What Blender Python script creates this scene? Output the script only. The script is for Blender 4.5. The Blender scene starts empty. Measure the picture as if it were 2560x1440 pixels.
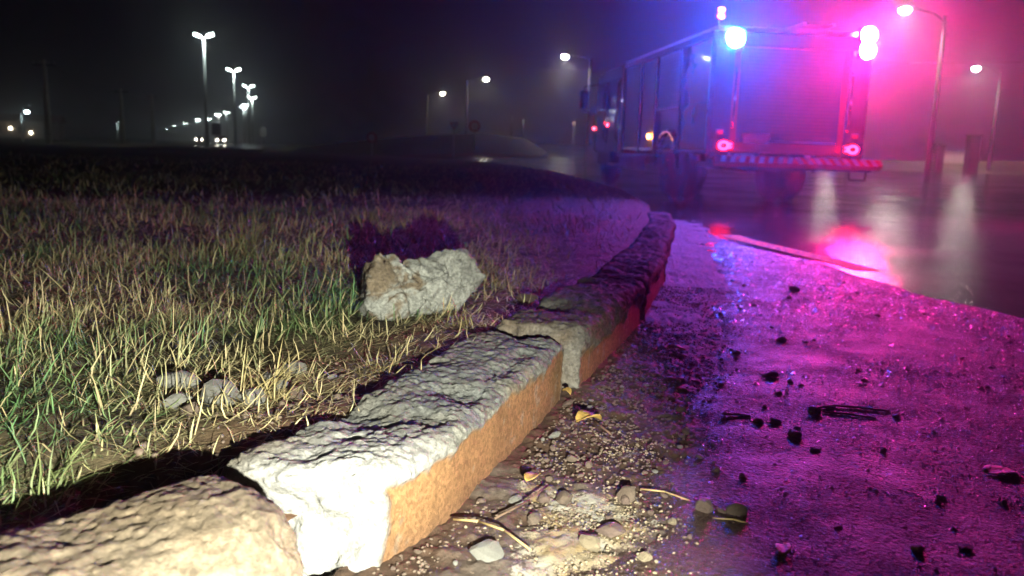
import bpy, bmesh, math, random
import numpy as np
from mathutils import Vector, Matrix, Euler
R = math.radians
random.seed(7); rng = np.random.default_rng(11)
sc = bpy.context.scene
COL = sc.collection

# ------------------------------------------------------------------ camera
cam_d = bpy.data.cameras.new('camera'); cam = bpy.data.objects.new('camera', cam_d); COL.objects.link(cam)
cam.location = (0, 0, .75)
cam.rotation_euler = (Matrix.Rotation(R(90-9.6), 3, 'X') @ Matrix.Rotation(R(1.8), 3, 'Z')).to_euler()
cam_d.sensor_width = 36; cam_d.lens = 28.8; cam_d.clip_start = .02; cam_d.clip_end = 4000
cam_d.dof.use_dof = True; cam_d.dof.focus_distance = 2.0; cam_d.dof.aperture_fstop = 3.6; cam_d.dof.aperture_blades = 0
sc.camera = cam
# ------------------------------------------------------------------ night sky
w = bpy.data.worlds.new('World'); sc.world = w; w.use_nodes = True
nt = w.node_tree; bg = nt.nodes['Background']
sky = nt.nodes.new('ShaderNodeTexSky'); sky.sky_type = 'NISHITA'; sky.sun_disc = False
sky.sun_elevation = R(-5.5); sky.sun_rotation = R(200); sky.altitude = 900
nt.links.new(sky.outputs[0], bg.inputs[0]); bg.inputs[1].default_value = .11
# ------------------------------------------------------------------ render look
sc.view_settings.view_transform = 'Standard'; sc.view_settings.look = 'None'
sc.view_settings.exposure = 0; sc.view_settings.gamma = 1
cy = sc.cycles
cy.use_denoising = True; cy.max_bounces = 5; cy.diffuse_bounces = 2; cy.glossy_bounces = 3; cy.transmission_bounces = 3
cy.volume_bounces = 0; cy.sample_clamp_indirect = 4; cy.sample_clamp_direct = 0
cy.caustics_reflective = False; cy.caustics_refractive = False
# ------------------------------------------------------------------ hand torch beside the photographer
FLASH = bpy.data.lights.new('hand_torch_light', 'SPOT'); FLASH.energy = 620; FLASH.color = (1, 1, .86)
FLASH.spot_size = R(72); FLASH.spot_blend = .45; FLASH.shadow_soft_size = .012
fo = bpy.data.objects.new('hand_torch_light', FLASH); COL.objects.link(fo)
fo.location = (.16, .02, .53)
fo.rotation_euler = (Vector((-.62, 1.75, -.48)) - Vector(fo.location)).to_track_quat('-Z', 'Y').to_euler()

# ------------------------------------------------------------------ helpers
def tag(o, label=None, cat=None, group=None, kind=None):
    if label: o['label'] = label
    if cat: o['category'] = cat
    if group: o['group'] = group
    if kind: o['kind'] = kind
    return o
def link(name, me, mat=None, parent=None):
    o = bpy.data.objects.new(name, me); COL.objects.link(o)
    if mat is not None and not len(me.materials): me.materials.append(mat)
    if parent: o.parent = parent
    return o
def empty(name, loc=(0, 0, 0), rz=0):
    o = bpy.data.objects.new(name, None); COL.objects.link(o); o.location = loc; o.rotation_euler = (0, 0, rz)
    o.empty_display_size = .1
    return o
def copy_tree(o, parent=None):
    c = o.copy(); COL.objects.link(c); c.parent = parent
    for ch in list(o.children): copy_tree(ch, c)
    return c
TAB = rng.random(65536) * 2 - 1
def _h(i, j, k): return TAB[((i*73856093) ^ (j*19349663) ^ (k*83492791)) & 65535]
def vnoise(P):
    P = np.asarray(P, float); I = np.floor(P).astype(np.int64); f = P - I; u = f*f*(3-2*f); r = 0
    for a in (0, 1):
        for b in (0, 1):
            for c in (0, 1):
                wgt = (u[:, 0] if a else 1-u[:, 0]) * (u[:, 1] if b else 1-u[:, 1]) * (u[:, 2] if c else 1-u[:, 2])
                r = r + wgt * _h(I[:, 0]+a, I[:, 1]+b, I[:, 2]+c)
    return r
def fbm(P, s, n=4, gain=.5):
    P = np.asarray(P, float); v = 0; a = 1; t = 0
    for o in range(n):
        v = v + a*vnoise(P*s + 17.3*o); t += a; a *= gain; s *= 2.03
    return v/t
def worley(P, s):
    P = np.asarray(P, float)*s; I = np.floor(P).astype(np.int64); d = np.full(len(P), 9.); 
    for a in (-1, 0, 1):
        for b in (-1, 0, 1):
            for c in (-1, 0, 1):
                J = I + (a, b, c)
                q = np.stack([_h(J[:, 0], J[:, 1], J[:, 2]), _h(J[:, 0]+91, J[:, 1], J[:, 2]), _h(J[:, 0], J[:, 1]+57, J[:, 2])], 1)*.5+.5
                d = np.minimum(d, np.linalg.norm(J+q-P, axis=1))
    return d
def sstep(a, b, x): t = np.clip((x-a)/(b-a), 0, 1); return t*t*(3-2*t)
def setcol(me, C, name='tint'):
    at = me.color_attributes.new(name, 'FLOAT_COLOR', 'POINT')
    if C.shape[1] == 3: C = np.hstack([C, np.ones((len(C), 1))])
    at.data.foreach_set('color', C.astype(np.float32).ravel())
def mesh_np(name, V, F, smooth=True):
    me = bpy.data.meshes.new(name); me.from_pydata(np.asarray(V).tolist(), [], [list(map(int, f)) for f in F])
    if smooth: me.polygons.foreach_set('use_smooth', np.ones(len(me.polygons), bool))
    me.update(); return me
def grid_faces(nu, nv):
    i = np.arange(nu-1)[:, None]*nv + np.arange(nv-1)[None]; i = i.ravel()
    return np.stack([i, i+nv, i+nv+1, i+1], 1)
def grid_mesh(name, V, nu, nv, flip=False):
    F = grid_faces(nu, nv)
    if flip: F = F[:, ::-1]
    n = len(F); me = bpy.data.meshes.new(name)
    me.vertices.add(len(V)); me.vertices.foreach_set('co', np.asarray(V, np.float32).ravel())
    me.loops.add(n*4); me.loops.foreach_set('vertex_index', F.astype(np.int32).ravel())
    me.polygons.add(n); me.polygons.foreach_set('loop_start', np.arange(0, n*4, 4, dtype=np.int32))
    me.polygons.foreach_set('use_smooth', np.ones(n, bool)); me.update(calc_edges=True); me.validate(); return me
class MB:
    def __init__(s): s.bm = bmesh.new()
    def box(s, c, d, rot=None, bev=0):
        m = Matrix.Translation(c) @ (Euler(rot).to_matrix().to_4x4() if rot else Matrix()) @ Matrix.Diagonal((*d, 1))
        g = bmesh.ops.create_cube(s.bm, size=1, matrix=m)
        if bev:
            es = list({e for v in g['verts'] for e in v.link_edges})
            bmesh.ops.bevel(s.bm, geom=es, offset=bev, segments=2, affect='EDGES', profile=.5)
        return s
    def tube(s, a, b, r0, r1=None, n=10, cap=True):
        a, b = Vector(a), Vector(b); r1 = r0 if r1 is None else r1; d = b-a
        m = Matrix.Translation((a+b)/2) @ d.to_track_quat('Z', 'Y').to_matrix().to_4x4()
        bmesh.ops.create_cone(s.bm, cap_ends=cap, segments=n, radius1=r0, radius2=r1, depth=d.length, matrix=m); return s
    def path(s, pts, r, n=8):
        for a, b in zip(pts, pts[1:]): s.tube(a, b, r, n=n)
        return s
    def ball(s, c, r, sc_=(1, 1, 1), u=16, v=10):
        m = Matrix.Translation(c) @ Matrix.Diagonal((*[r*k for k in sc_], 1))
        bmesh.ops.create_uvsphere(s.bm, u_segments=u, v_segments=v, radius=1, matrix=m); return s
    def poly(s, pts):
        s.bm.faces.new([s.bm.verts.new(p) for p in pts]); return s
    def torus(s, c, R_, r, axis='y', n=24, k=8, sx=1):
        vs = []
        for i in range(n):
            a = 2*math.pi*i/n
            for j in range(k):
                b = 2*math.pi*j/k; q = R_ + r*math.cos(b)
                x, y, z = q*math.cos(a)*sx, r*math.sin(b), q*math.sin(a)
                vs.append(s.bm.verts.new((c[0]+x, c[1]+y, c[2]+z) if axis == 'y' else (c[0]+y, c[1]+x, c[2]+z)))
        for i in range(n):
            for j in range(k):
                s.bm.faces.new([vs[i*k+j], vs[i*k+(j+1) % k], vs[((i+1) % n)*k+(j+1) % k], vs[((i+1) % n)*k+j]])
        return s
    def mesh(s, name, smooth=False):
        bmesh.ops.recalc_face_normals(s.bm, faces=s.bm.faces)
        me = bpy.data.meshes.new(name); s.bm.to_mesh(me); s.bm.free()
        if smooth: me.polygons.foreach_set('use_smooth', np.ones(len(me.polygons), bool))
        return me
    def build(s, name, mat, parent=None, smooth=False): return link(name, s.mesh(name, smooth), mat, parent)

# ------------------------------------------------------------------ materials
def mat_new(name):
    m = bpy.data.materials.new(name); m.use_nodes = True; n = m.node_tree
    return m, n, n.nodes['Principled BSDF']
def N(n, t, **k):
    o = n.nodes.new(t)
    for a, v in k.items():
        if a in o.inputs: o.inputs[a].default_value = v
        else: setattr(o, a, v)
    return o
def noise(n, s, detail=4, rough=.55, co='Object', vec=None):
    if vec is None:
        tc = N(n, 'ShaderNodeTexCoord'); vec = tc.outputs[co]
    t = N(n, 'ShaderNodeTexNoise', Scale=s, Detail=detail, Roughness=rough); n.links.new(vec, t.inputs['Vector']); return t
def ramp(n, fac, stops):
    r = N(n, 'ShaderNodeValToRGB'); e = r.color_ramp.elements
    while len(e) < len(stops): e.new(.5)
    for q, (p, c) in zip(e, stops): q.position = p; q.color = (*c, 1) if len(c) == 3 else c
    n.links.new(fac, r.inputs[0]); return r
def maprange(n, fac, a, b):
    r = N(n, 'ShaderNodeMapRange'); r.inputs[3].default_value = a; r.inputs[4].default_value = b
    n.links.new(fac, r.inputs[0]); return r
def bump(n, b, h, strength, dist, prev=None):
    q = N(n, 'ShaderNodeBump', Strength=strength, Distance=dist); n.links.new(h, q.inputs['Height'])
    if prev: n.links.new(prev.outputs[0], q.inputs['Normal'])
    n.links.new(q.outputs[0], b.inputs['Normal']); return q
def simple(name, col, rough=.5, metal=0, var=.25, s=8, bmp=0, bs=60, spec=None, coat=0):
    m, n, b = mat_new(name); t = noise(n, s)
    lo = tuple(c*(1-var) for c in col); hi = tuple(min(1, c*(1+var)) for c in col)
    n.links.new(ramp(n, t.outputs[0], [(.3, lo), (.7, hi)]).outputs[0], b.inputs['Base Color'])
    n.links.new(maprange(n, t.outputs[0], rough*.8, min(1, rough*1.2)).outputs[0], b.inputs['Roughness'])
    b.inputs['Metallic'].default_value = metal
    if spec is not None: b.inputs['Specular IOR Level'].default_value = spec
    if coat: b.inputs['Coat Weight'].default_value = coat
    if bmp: bump(n, b, noise(n, bs).outputs[0], bmp, .01)
    return m
def glow(name, col, st):
    m, n, b = mat_new(name); b.inputs['Base Color'].default_value = (*[min(1, c) for c in col], 1)
    b.inputs['Emission Color'].default_value = (*col, 1); b.inputs['Emission Strength'].default_value = st; return m
def tinted(name, rough=.9, bs=120, bmp=.5, var=.25, spec=.3, bd=.01):
    m, n, b = mat_new(name); a = N(n, 'ShaderNodeAttribute', attribute_name='tint')
    t = noise(n, bs*.5, 5); r = ramp(n, t.outputs[0], [(.3, (1-var,)*3), (.7, (1+var*.6,)*3)])
    mx = N(n, 'ShaderNodeMix', data_type='RGBA', blend_type='MULTIPLY'); mx.inputs[0].default_value = 1
    n.links.new(a.outputs['Color'], mx.inputs[6]); n.links.new(r.outputs[0], mx.inputs[7]); n.links.new(mx.outputs[2], b.inputs['Base Color'])
    b.inputs['Roughness'].default_value = rough; b.inputs['Specular IOR Level'].default_value = spec
    if bmp: bump(n, b, noise(n, bs, 5, .65).outputs[0], bmp, bd)
    return m
M = {}
M['concrete'] = tinted('concrete', .92, 230, .7, .2, .25, .006)
def specks(m, s=130., lo=.78, hi=1.18):
    n = m.node_tree; b = n.nodes['Principled BSDF']; src = b.inputs['Base Color'].links[0].from_socket; tc = N(n, 'ShaderNodeTexCoord')
    vo = N(n, 'ShaderNodeTexVoronoi', Scale=s); n.links.new(tc.outputs['Object'], vo.inputs['Vector']); se = N(n, 'ShaderNodeSeparateColor'); n.links.new(vo.outputs['Color'], se.inputs[0])
    r = ramp(n, se.outputs[0], [(.15, (lo,)*3), (.5, (1, 1, 1)), (.9, (hi,)*3)]); mx = N(n, 'ShaderNodeMix', data_type='RGBA', blend_type='MULTIPLY'); mx.inputs[0].default_value = 1
    n.links.new(src, mx.inputs[6]); n.links.new(r.outputs[0], mx.inputs[7]); n.links.new(mx.outputs[2], b.inputs['Base Color'])
specks(M['concrete'])
M['soil'] = tinted('soil', .95, 90, .7, .35, .2, .012)
M['dirt'] = tinted('dirt', .8, 180, .6, .3, .35, .006)
def dirt_crust(m):
    n = m.node_tree; b = n.nodes['Principled BSDF']; src = b.inputs['Base Color'].links[0].from_socket
    a = N(n, 'ShaderNodeAttribute', attribute_name='crust'); f1 = noise(n, 150, 3, .7); f2 = noise(n, 34, 4, .7); f3 = noise(n, 7, 2)
    s1 = N(n, 'ShaderNodeMath', operation='MULTIPLY_ADD'); n.links.new(f1.outputs[0], s1.inputs[0]); s1.inputs[1].default_value = 1.1; n.links.new(a.outputs['Fac'], s1.inputs[2])
    s2 = N(n, 'ShaderNodeMath', operation='MULTIPLY_ADD'); n.links.new(f2.outputs[0], s2.inputs[0]); s2.inputs[1].default_value = 1.5; n.links.new(s1.outputs[0], s2.inputs[2])
    k = ramp(n, s2.outputs[0], [(0, (0, 0, 0)), (1, (1, 1, 1))]); mr = N(n, 'ShaderNodeMapRange'); n.links.new(s2.outputs[0], mr.inputs[0]); mr.inputs[1].default_value = 2.10; mr.inputs[2].default_value = 2.24
    n.nodes.remove(k); cc = ramp(n, f3.outputs[0], [(.42, (.27, .195, .095)), (.58, (.32, .30, .25))])
    mx = N(n, 'ShaderNodeMix', data_type='RGBA'); n.links.new(mr.outputs[0], mx.inputs[0]); n.links.new(src, mx.inputs[6]); n.links.new(cc.outputs[0], mx.inputs[7]); n.links.new(mx.outputs[2], b.inputs['Base Color'])
dirt_crust(M['dirt'])
M['blade'] = tinted('grass_blade', .6, 20, 0, .12, .35)
M['stone'] = simple('stone', (.13, .095, .068), .75, 0, .4, 30, .5, 160)
M['stone_grey'] = simple('grey_stone', (.22, .215, .185), .85, 0, .3, 30, .6, 160)
M['stone_dark'] = simple('dark_stone', (.13, .09, .07), .7, 0, .4, 30, .5, 160)
M['stone_cream'] = simple('cream_stone', (.27, .22, .14), .85, 0, .3, 30, .6, 160)
M['leaf'] = simple('dry_leaf', (.42, .27, .07), .6, 0, .3, 60, .4, 120)
M['leaf_brown'] = simple('brown_leaf', (.3, .18, .11), .6, 0, .3, 60, .4, 120)
M['twig'] = simple('twig', (.13, .08, .05), .8, 0, .3, 60, .4, 120)
M['straw'] = simple('straw', (.34, .25, .1), .7, 0, .3, 60)
M['metal_post'] = simple('galvanised_steel', (.42, .43, .42), .5, .3, .15, 4)
M['concrete_pole'] = simple('pole_concrete', (.55, .52, .44), .9, 0, .2, 5, .4, 30)
M['dark_metal'] = simple('dark_metal', (.03, .03, .035), .45, .5, .2, 10)
M['rubber'] = simple('rubber', (.018, .018, .02), .75, 0, .2, 20)
M['red_paint'] = simple('red_paint', (.36, .02, .018), .22, 0, .1, 3, coat=.6)
M['dark_paint'] = simple('dark_trim_paint', (.02, .012, .016), .3, 0, .1, 3, coat=.4)
M['matt_dark'] = simple('matt_dark', (.03, .022, .028), .8, 0, .2, 6, spec=.15)
M['aluminium'] = simple('aluminium', (.62, .63, .65), .38, .75, .08, 5)
M['chrome'] = simple('chrome', (.8, .8, .82), .12, 1, .05, 6)
M['white_tape'] = simple('white_reflective_tape', (.82, .82, .8), .4, 0, .06, 12)
M['red_tape'] = simple('red_reflective_tape', (.5, .02, .03), .4, 0, .1, 12)
M['plate'] = simple('plate_white', (.7, .7, .68), .5, 0, .06, 12)
M['glass'] = simple('dark_glass', (.02, .025, .03), .06, 0, .1, 3)
M['wall'] = simple('pale_render', (.6, .56, .46), .9, 0, .12, 1.5, .3, 20)
M['house'] = simple('house_render', (.35, .32, .28), .9, 0, .15, 1.5)
M['roof_tile'] = simple('roof_tile', (.2, .08, .05), .85, 0, .3, 6)
M['sign_red'] = simple('sign_red', (.55, .05, .05), .45, 0, .1, 8)
M['sign_white'] = simple('sign_white', (.8, .76, .74), .45, 0, .08, 8)
M['post_dark'] = simple('dark_timber', (.035, .028, .025), .85, 0, .3, 6, .5, 20)
M['bark'] = simple('bark', (.08, .055, .04), .9, 0, .4, 6, .8, 20)
M['wire'] = simple('wire', (.1, .04, .04), .5, .2, .1, 10)
M['beacon_blue'] = glow('beacon_blue', (.012, .10, 1), 5800)
M['beacon_red'] = glow('beacon_red', (1, .022, .27), 5200)
M['tail_red'] = glow('tail_red', (1, .003, .014), 110)
M['tail_amber'] = glow('marker_amber', (1, .33, .05), 60)
M['small_red'] = glow('small_red', (1, .04, .08), 30)
M['top_red'] = glow('top_red', (1, .06, .25), 90)
M['lamp_led'] = glow('lamp_led', (.82, 1, .95), 45)
M['lamp_far'] = glow('lamp_far', (.82, 1, .95), 240)
M['lamp_warm'] = glow('lamp_warm', (1, .93, .74), 80)
M['lamp_white'] = glow('lamp_white', (1, .95, .84), 190)
M['lamp_small'] = glow('lamp_small', (.75, .97, 1), 90)
M['house_lamp'] = glow('house_lamp', (1, .86, .66), 40)
M['headlight'] = glow('headlight', (1, .9, .75), 60)
# wet carriageway
def road_mat():
    m, n, b = mat_new('wet_asphalt'); tc = N(n, 'ShaderNodeTexCoord'); v = tc.outputs['Object']
    big = noise(n, .45, 5, .6, vec=v); fine = noise(n, 55, 4, .7, vec=v); mid = noise(n, 3, 4, .6, vec=v)
    n.links.new(ramp(n, fine.outputs[0], [(.25, (.016, .015, .015)), (.75, (.055, .05, .047))]).outputs[0], b.inputs['Base Color'])
    n.links.new(ramp(n, big.outputs[0], [(.35, (.06,)*3), (.65, (.19,)*3)]).outputs[0], b.inputs['Roughness'])
    b.inputs['Specular IOR Level'].default_value = .6
    q = bump(n, b, mid.outputs[0], .12, .012); bump(n, b, fine.outputs[0], .35, .006, q); return m
M['road'] = road_mat()
def shoulder_mat():
    m, n, b = mat_new('muddy_asphalt'); tc = N(n, 'ShaderNodeTexCoord'); v = tc.outputs['Object']
    big = noise(n, 1.6, 6, .62, vec=v); fine = noise(n, 70, 3, .8, vec=v); mid = noise(n, 26, 6, .8, vec=v); dust = noise(n, 4.5, 6, .7, vec=v)
    vo = N(n, 'ShaderNodeTexVoronoi', Scale=95.); vo.inputs['Randomness'].default_value = 1; n.links.new(v, vo.inputs['Vector'])
    r1 = ramp(n, fine.outputs[0], [(.3, (.05, .030, .022)), (.72, (.15, .095, .075))])
    r2 = ramp(n, big.outputs[0], [(.38, (.7, .62, .56)), (.62, (1.25, 1.2, 1.15))])
    mx = N(n, 'ShaderNodeMix', data_type='RGBA', blend_type='MULTIPLY'); mx.inputs[0].default_value = 1
    n.links.new(r1.outputs[0], mx.inputs[6]); n.links.new(r2.outputs[0], mx.inputs[7]); n.links.new(mx.outputs[2], b.inputs['Base Color'])
    n.links.new(ramp(n, dust.outputs[0], [(.38, (.52,)*3), (.62, (.78,)*3)]).outputs[0], b.inputs['Roughness'])
    b.inputs['Specular IOR Level'].default_value = .36
    q = bump(n, b, mid.outputs[0], 1.0, .03); q = bump(n, b, vo.outputs['Distance'], .8, .010, q)
    bump(n, b, fine.outputs[0], 1.0, .014, q); return m
M['shoulder'] = shoulder_mat()
def line_mat():
    m, n, b = mat_new('worn_yellow_paint'); tc = N(n, 'ShaderNodeTexCoord'); v = tc.outputs['Object']
    f = noise(n, 30, 4, .6, vec=v); fine = noise(n, 70, 4, .7, vec=v)
    n.links.new(ramp(n, f.outputs[0], [(.35, (.10, .045, .012)), (.55, (.8, .42, .02))]).outputs[0], b.inputs['Base Color'])
    b.inputs['Roughness'].default_value = .75; b.inputs['Specular IOR Level'].default_value = .15; bump(n, b, fine.outputs[0], .8, .008); return m
M['yellow_line'] = line_mat()
def ground_mat(name, a, b_, c):
    m, n, b = mat_new(name); tc = N(n, 'ShaderNodeTexCoord'); v = tc.outputs['Object']
    big = noise(n, .35, 6, .65, vec=v); fine = noise(n, 14, 5, .7, vec=v)
    r = ramp(n, big.outputs[0], [(.35, a), (.5, b_), (.68, c)]); r2 = ramp(n, fine.outputs[0], [(.3, (.5,)*3), (.7, (1.3,)*3)])
    mx = N(n, 'ShaderNodeMix', data_type='RGBA', blend_type='MULTIPLY'); mx.inputs[0].default_value = 1
    n.links.new(r.outputs[0], mx.inputs[6]); n.links.new(r2.outputs[0], mx.inputs[7]); n.links.new(mx.outputs[2], b.inputs['Base Color'])
    b.inputs['Roughness'].default_value = .95; b.inputs['Specular IOR Level'].default_value = .15
    bump(n, b, fine.outputs[0], .9, .05); return m
M['turf'] = ground_mat('turf', (.075, .06, .033), (.07, .095, .038), (.14, .12, .06))
M['red_soil'] = ground_mat('red_soil', (.2, .075, .035), (.16, .07, .035), (.12, .08, .035))

# ------------------------------------------------------------------ the lie of the land
KY = [-6, .5, 1.34, 1.49, 1.88, 2.41, 2.75, 3.67, 4.59, 7.26, 10, 14, 19, 26, 35, 43, 50, 60, 100, 1600]
KX = [-2.4, -.52, -.235, -.13, .02, .18, .31, .59, .82, 1.41, 1.8, 2.0, 1.78, 1.41, .17, -2.1, -5.5, -12, -46, -1600]
def xk(y): return np.interp(y, KY, KX)
def rise(x, y): return .031*np.clip(np.asarray(y)-42, 0, 50)*sstep(20, 8, x)
# base terrain to the horizon
g = np.linspace(-1500, 1500, 61); X, Y = np.meshgrid(g, g, indexing='ij')
V = np.stack([X.ravel(), Y.ravel(), np.full(X.size, -.08)], 1)
tag(link('ground', grid_mesh('ground', V, 61, 61), M['turf']), kind='structure')
# verge: the grass field left of the kerb, finely graded near the camera
ug = np.concatenate([np.arange(0, 3.2, .02), np.geomspace(3.25, 1500, 60)])
vg = np.concatenate([np.linspace(-6, .3, 20), np.arange(.35, 6, .025), np.geomspace(6.1, 1500, 80)])
U, Vv = np.meshgrid(ug, vg, indexing='ij'); u = U.ravel(); y = Vv.ravel(); x = xk(y) - .17 - u
def field_z(u, x, y):
    P = np.stack([x, y, 0*x], 1); near = sstep(14, 5, np.hypot(x, y))
    return .15 + .024*sstep(1.55, 1.8, y)*sstep(3.2, 2.7, y)*sstep(.5, .1, u) - .06*sstep(1.65, 1.3, y)*sstep(.6, .1, u) - .012*sstep(.3, .0, u) + near*(.022*fbm(P, 3.1, 4)*sstep(0, .15, u) + .012*fbm(P, 14, 3)) - .05*sstep(8, 40, y)
z = field_z(u, x, y)
me = grid_mesh('verge', np.stack([x, y, z], 1), len(ug), len(vg), True)
P = np.stack([x, y, z], 1); n1 = fbm(P, 2.2, 4); n2 = fbm(P, 30, 3)
bare = sstep(.5, .12, u + .12*n1)[:, None]
base = np.array([.11, .09, .05]) + np.array([.06, .045, .02])*n2[:, None]
soil = np.array([.15, .085, .05])*(1+.4*n2[:, None])
C = base*(1-bare) + soil*bare
setcol(me, np.clip(C, .01, 1)); tag(link('verge', me, M['soil']), kind='structure')
# carriageway
yr = np.concatenate([np.linspace(-6, 2, 10), np.linspace(2.2, 30, 70), np.linspace(31, 130, 60)]); tr = np.linspace(0, 1, 60)
Yr, Tr = np.meshgrid(yr, tr, indexing='ij'); y = Yr.ravel(); x0 = np.where(y < 48, np.where(y < 9.6, np.maximum(np.interp(y, [-6, 1, 3, 5, 6.8, 9.6], [2.4, 2.2, 2.1, 1.9, 1.5, 1.2]), xk(y)-.12), xk(y)-.12), -3.9+.06*(y-48)); x = x0 + (70-x0)*Tr.ravel()**1.6
me = grid_mesh('road', np.stack([x, y, rise(x, y)], 1), len(yr), len(tr), True); tag(link('road', me, M['road']), kind='structure')
# muddy shoulder between kerb and carriageway
BY = [-6, 1, 3, 3.97, 4.27, 4.47, 5.0, 6.0, 6.8, 8.1, 9, 10.5]; BX = [3.0, 2.75, 2.6, 2.53, 2.46, 2.36, 2.28, 2.22, 1.95, 1.86, 1.8, 1.75]
ys = np.concatenate([np.linspace(-6, 1, 20), np.arange(1.03, 10.4, .03)]); ts = np.linspace(0, 1, 60)
Ys, Ts = np.meshgrid(ys, ts, indexing='ij'); y = Ys.ravel(); t = Ts.ravel(); x0 = xk(y) - .1
xb = np.interp(y, BY, BX) + .07*fbm(np.stack([y, 0*y, 0*y], 1), 2.4, 4)
x = x0 + (np.maximum(xb, x0+.02)-x0)*t; P = np.stack([x, y, 0*x], 1)
z = .006 + (.005 + .004*fbm(P, 3, 4))*sstep(1, .97, t) - .03*sstep(.50, .22, x-xk(y)+.12*fbm(P, 5, 3))
me = grid_mesh('road_shoulder', np.stack([x, y, z], 1), len(ys), len(ts), True); tag(link('road_shoulder', me, M['shoulder']), kind='structure')
def aggregate():
    P = []
    for (y0, y1, dens, sz) in [(1.0, 1.7, 20000, .0034), (1.7, 2.6, 18000, .0041), (2.6, 3.8, 11000, .0055), (3.8, 5.6, 6000, .0074), (5.6, 8, 1800, .012)]:
        n = int(dens*(y1-y0)*2.6); q = np.column_stack([rng.uniform(-.3, 2.7, n), rng.uniform(y0, y1, n)])
        ok = (q[:, 0] > xk(q[:, 1])+.28) & (q[:, 0] < np.interp(q[:, 1], BY, BX)-.03) & (q[:, 0] < .72*q[:, 1]+.4); q = q[ok]
        th = fbm(np.column_stack([q, 0*q[:, 0]]), 2.2, 4); q = q[rng.random(len(q)) < np.clip(.7+1.8*th, .10, 1)]
        zq = .0115 + .004*fbm(np.column_stack([q, 0*q[:, 0]]), 3, 4); zq = zq - .03*sstep(.50, .22, q[:, 0]-xk(q[:, 1])+.12*fbm(np.column_stack([q, 0*q[:, 0]]), 5, 3))
        P.append(np.column_stack([q, zq, sz*rng.lognormal(0, .35, len(q))]))
    P = np.vstack(P); n = len(P); a = rng.uniform(0, 6.28, (n, 1)) + np.array([0, 1.57, 3.14, 4.71]) + rng.uniform(-.5, .5, (n, 4)); r = P[:, 3:4]*rng.uniform(.6, 1.2, (n, 4))
    V = np.zeros((n, 5, 3)); V[:, :4, 0] = P[:, :1]+np.cos(a)*r; V[:, :4, 1] = P[:, 1:2]+np.sin(a)*r; V[:, :4, 2] = P[:, 2:3]-.004
    V[:, 4] = P[:, :3] + np.column_stack([rng.normal(0, .35, (n, 2))*P[:, 3:4], P[:, 3]*rng.uniform(.15, .6, n)])
    b = (np.arange(n)*5)[:, None]; F = np.concatenate([b+[0, 1, 4], b+[1, 2, 4], b+[2, 3, 4], b+[3, 0, 4]], 1).reshape(-1, 3).astype(np.int32)
    me = bpy.data.meshes.new('aggregate'); me.vertices.add(n*5); me.vertices.foreach_set('co', V.astype(np.float32).ravel()); me.loops.add(F.size); me.loops.foreach_set('vertex_index', F.ravel())
    me.polygons.add(len(F)); me.polygons.foreach_set('loop_start', np.arange(0, F.size, 3, dtype=np.int32)); me.update(calc_edges=True); return me
M['grain'] = simple('wet_grain', (.075, .05, .042), .33, 0, .5, 40, spec=.9)
tag(link('aggregate', aggregate(), M['grain'], bpy.data.objects['road_shoulder']), kind='stuff')
# yellow edge line on the carriageway
yl = np.arange(5.6, 7.9, .03); c = np.interp(yl, [3.2, 4.5, 5.2, 6.1, 7.5, 8.6, 9.6], [2.78, 2.56, 2.46, 2.36, 2.06, 2.02, 2.0])
V = np.stack([np.stack([c-.07, yl, 0*yl+.004], 1), np.stack([c+.13, yl, 0*yl+.004], 1)], 1).reshape(-1, 3)
tag(link('road_marking', grid_mesh('road_marking', V, len(yl), 2, True), M['yellow_line']), kind='structure')
# grassy mound where the road forks, with a rim of bare red soil
def mound(name, cx, cy_, rx, ry, h, skew, mat, rot=0, n=(90, 40)):
    a = np.linspace(-1.15, 1.15, n[0]); b = np.linspace(-1.15, 1.15, n[1]); A, B = np.meshgrid(a, b, indexing='ij'); A = A.ravel(); B = B.ravel()
    prof = np.interp(A, skew[0], skew[1]); r = np.sqrt(A*A*.0 + B*B)
    wob = fbm(np.stack([A*3, B*3, 0*A+cx], 1), 1.3, 4)
    zz = -.25 + (h*prof+.25)*sstep(1.05, .25, np.sqrt(B*B + .75*np.clip(np.abs(A)-.6, 0, 9)**2*5)) + .12*wob*prof
    xx = cx + A*rx*math.cos(rot) - B*ry*math.sin(rot); yy = cy_ + A*rx*math.sin(rot) + B*ry*math.cos(rot)
    me = grid_mesh(name, np.stack([xx, yy, zz], 1), *n); return tag(link(name, me, mat), kind='structure')
mound('grass_mound', -7.2, 62, 10.5, 9, 1.85, ([-1.2, -1, -.6, 0, .45, .75, 1, 1.2], [.0, .12, .42, .8, 1, .85, .45, 0]), M['turf'])
mound('soil_bank', -2.4, 51.5, 6.0, 1.6, .45, ([-1.2, -1, 0, .8, 1.2], [0, .3, 1, .9, .3]), M['red_soil'], rot=R(17), n=(60, 20))
mound('roadside_bank', 40, 74, 14, 6, 1.1, ([-1.2, -1, -.5, .3, 1.2], [0, .2, .7, 1, 1]), M['turf'], n=(60, 24))
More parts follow.
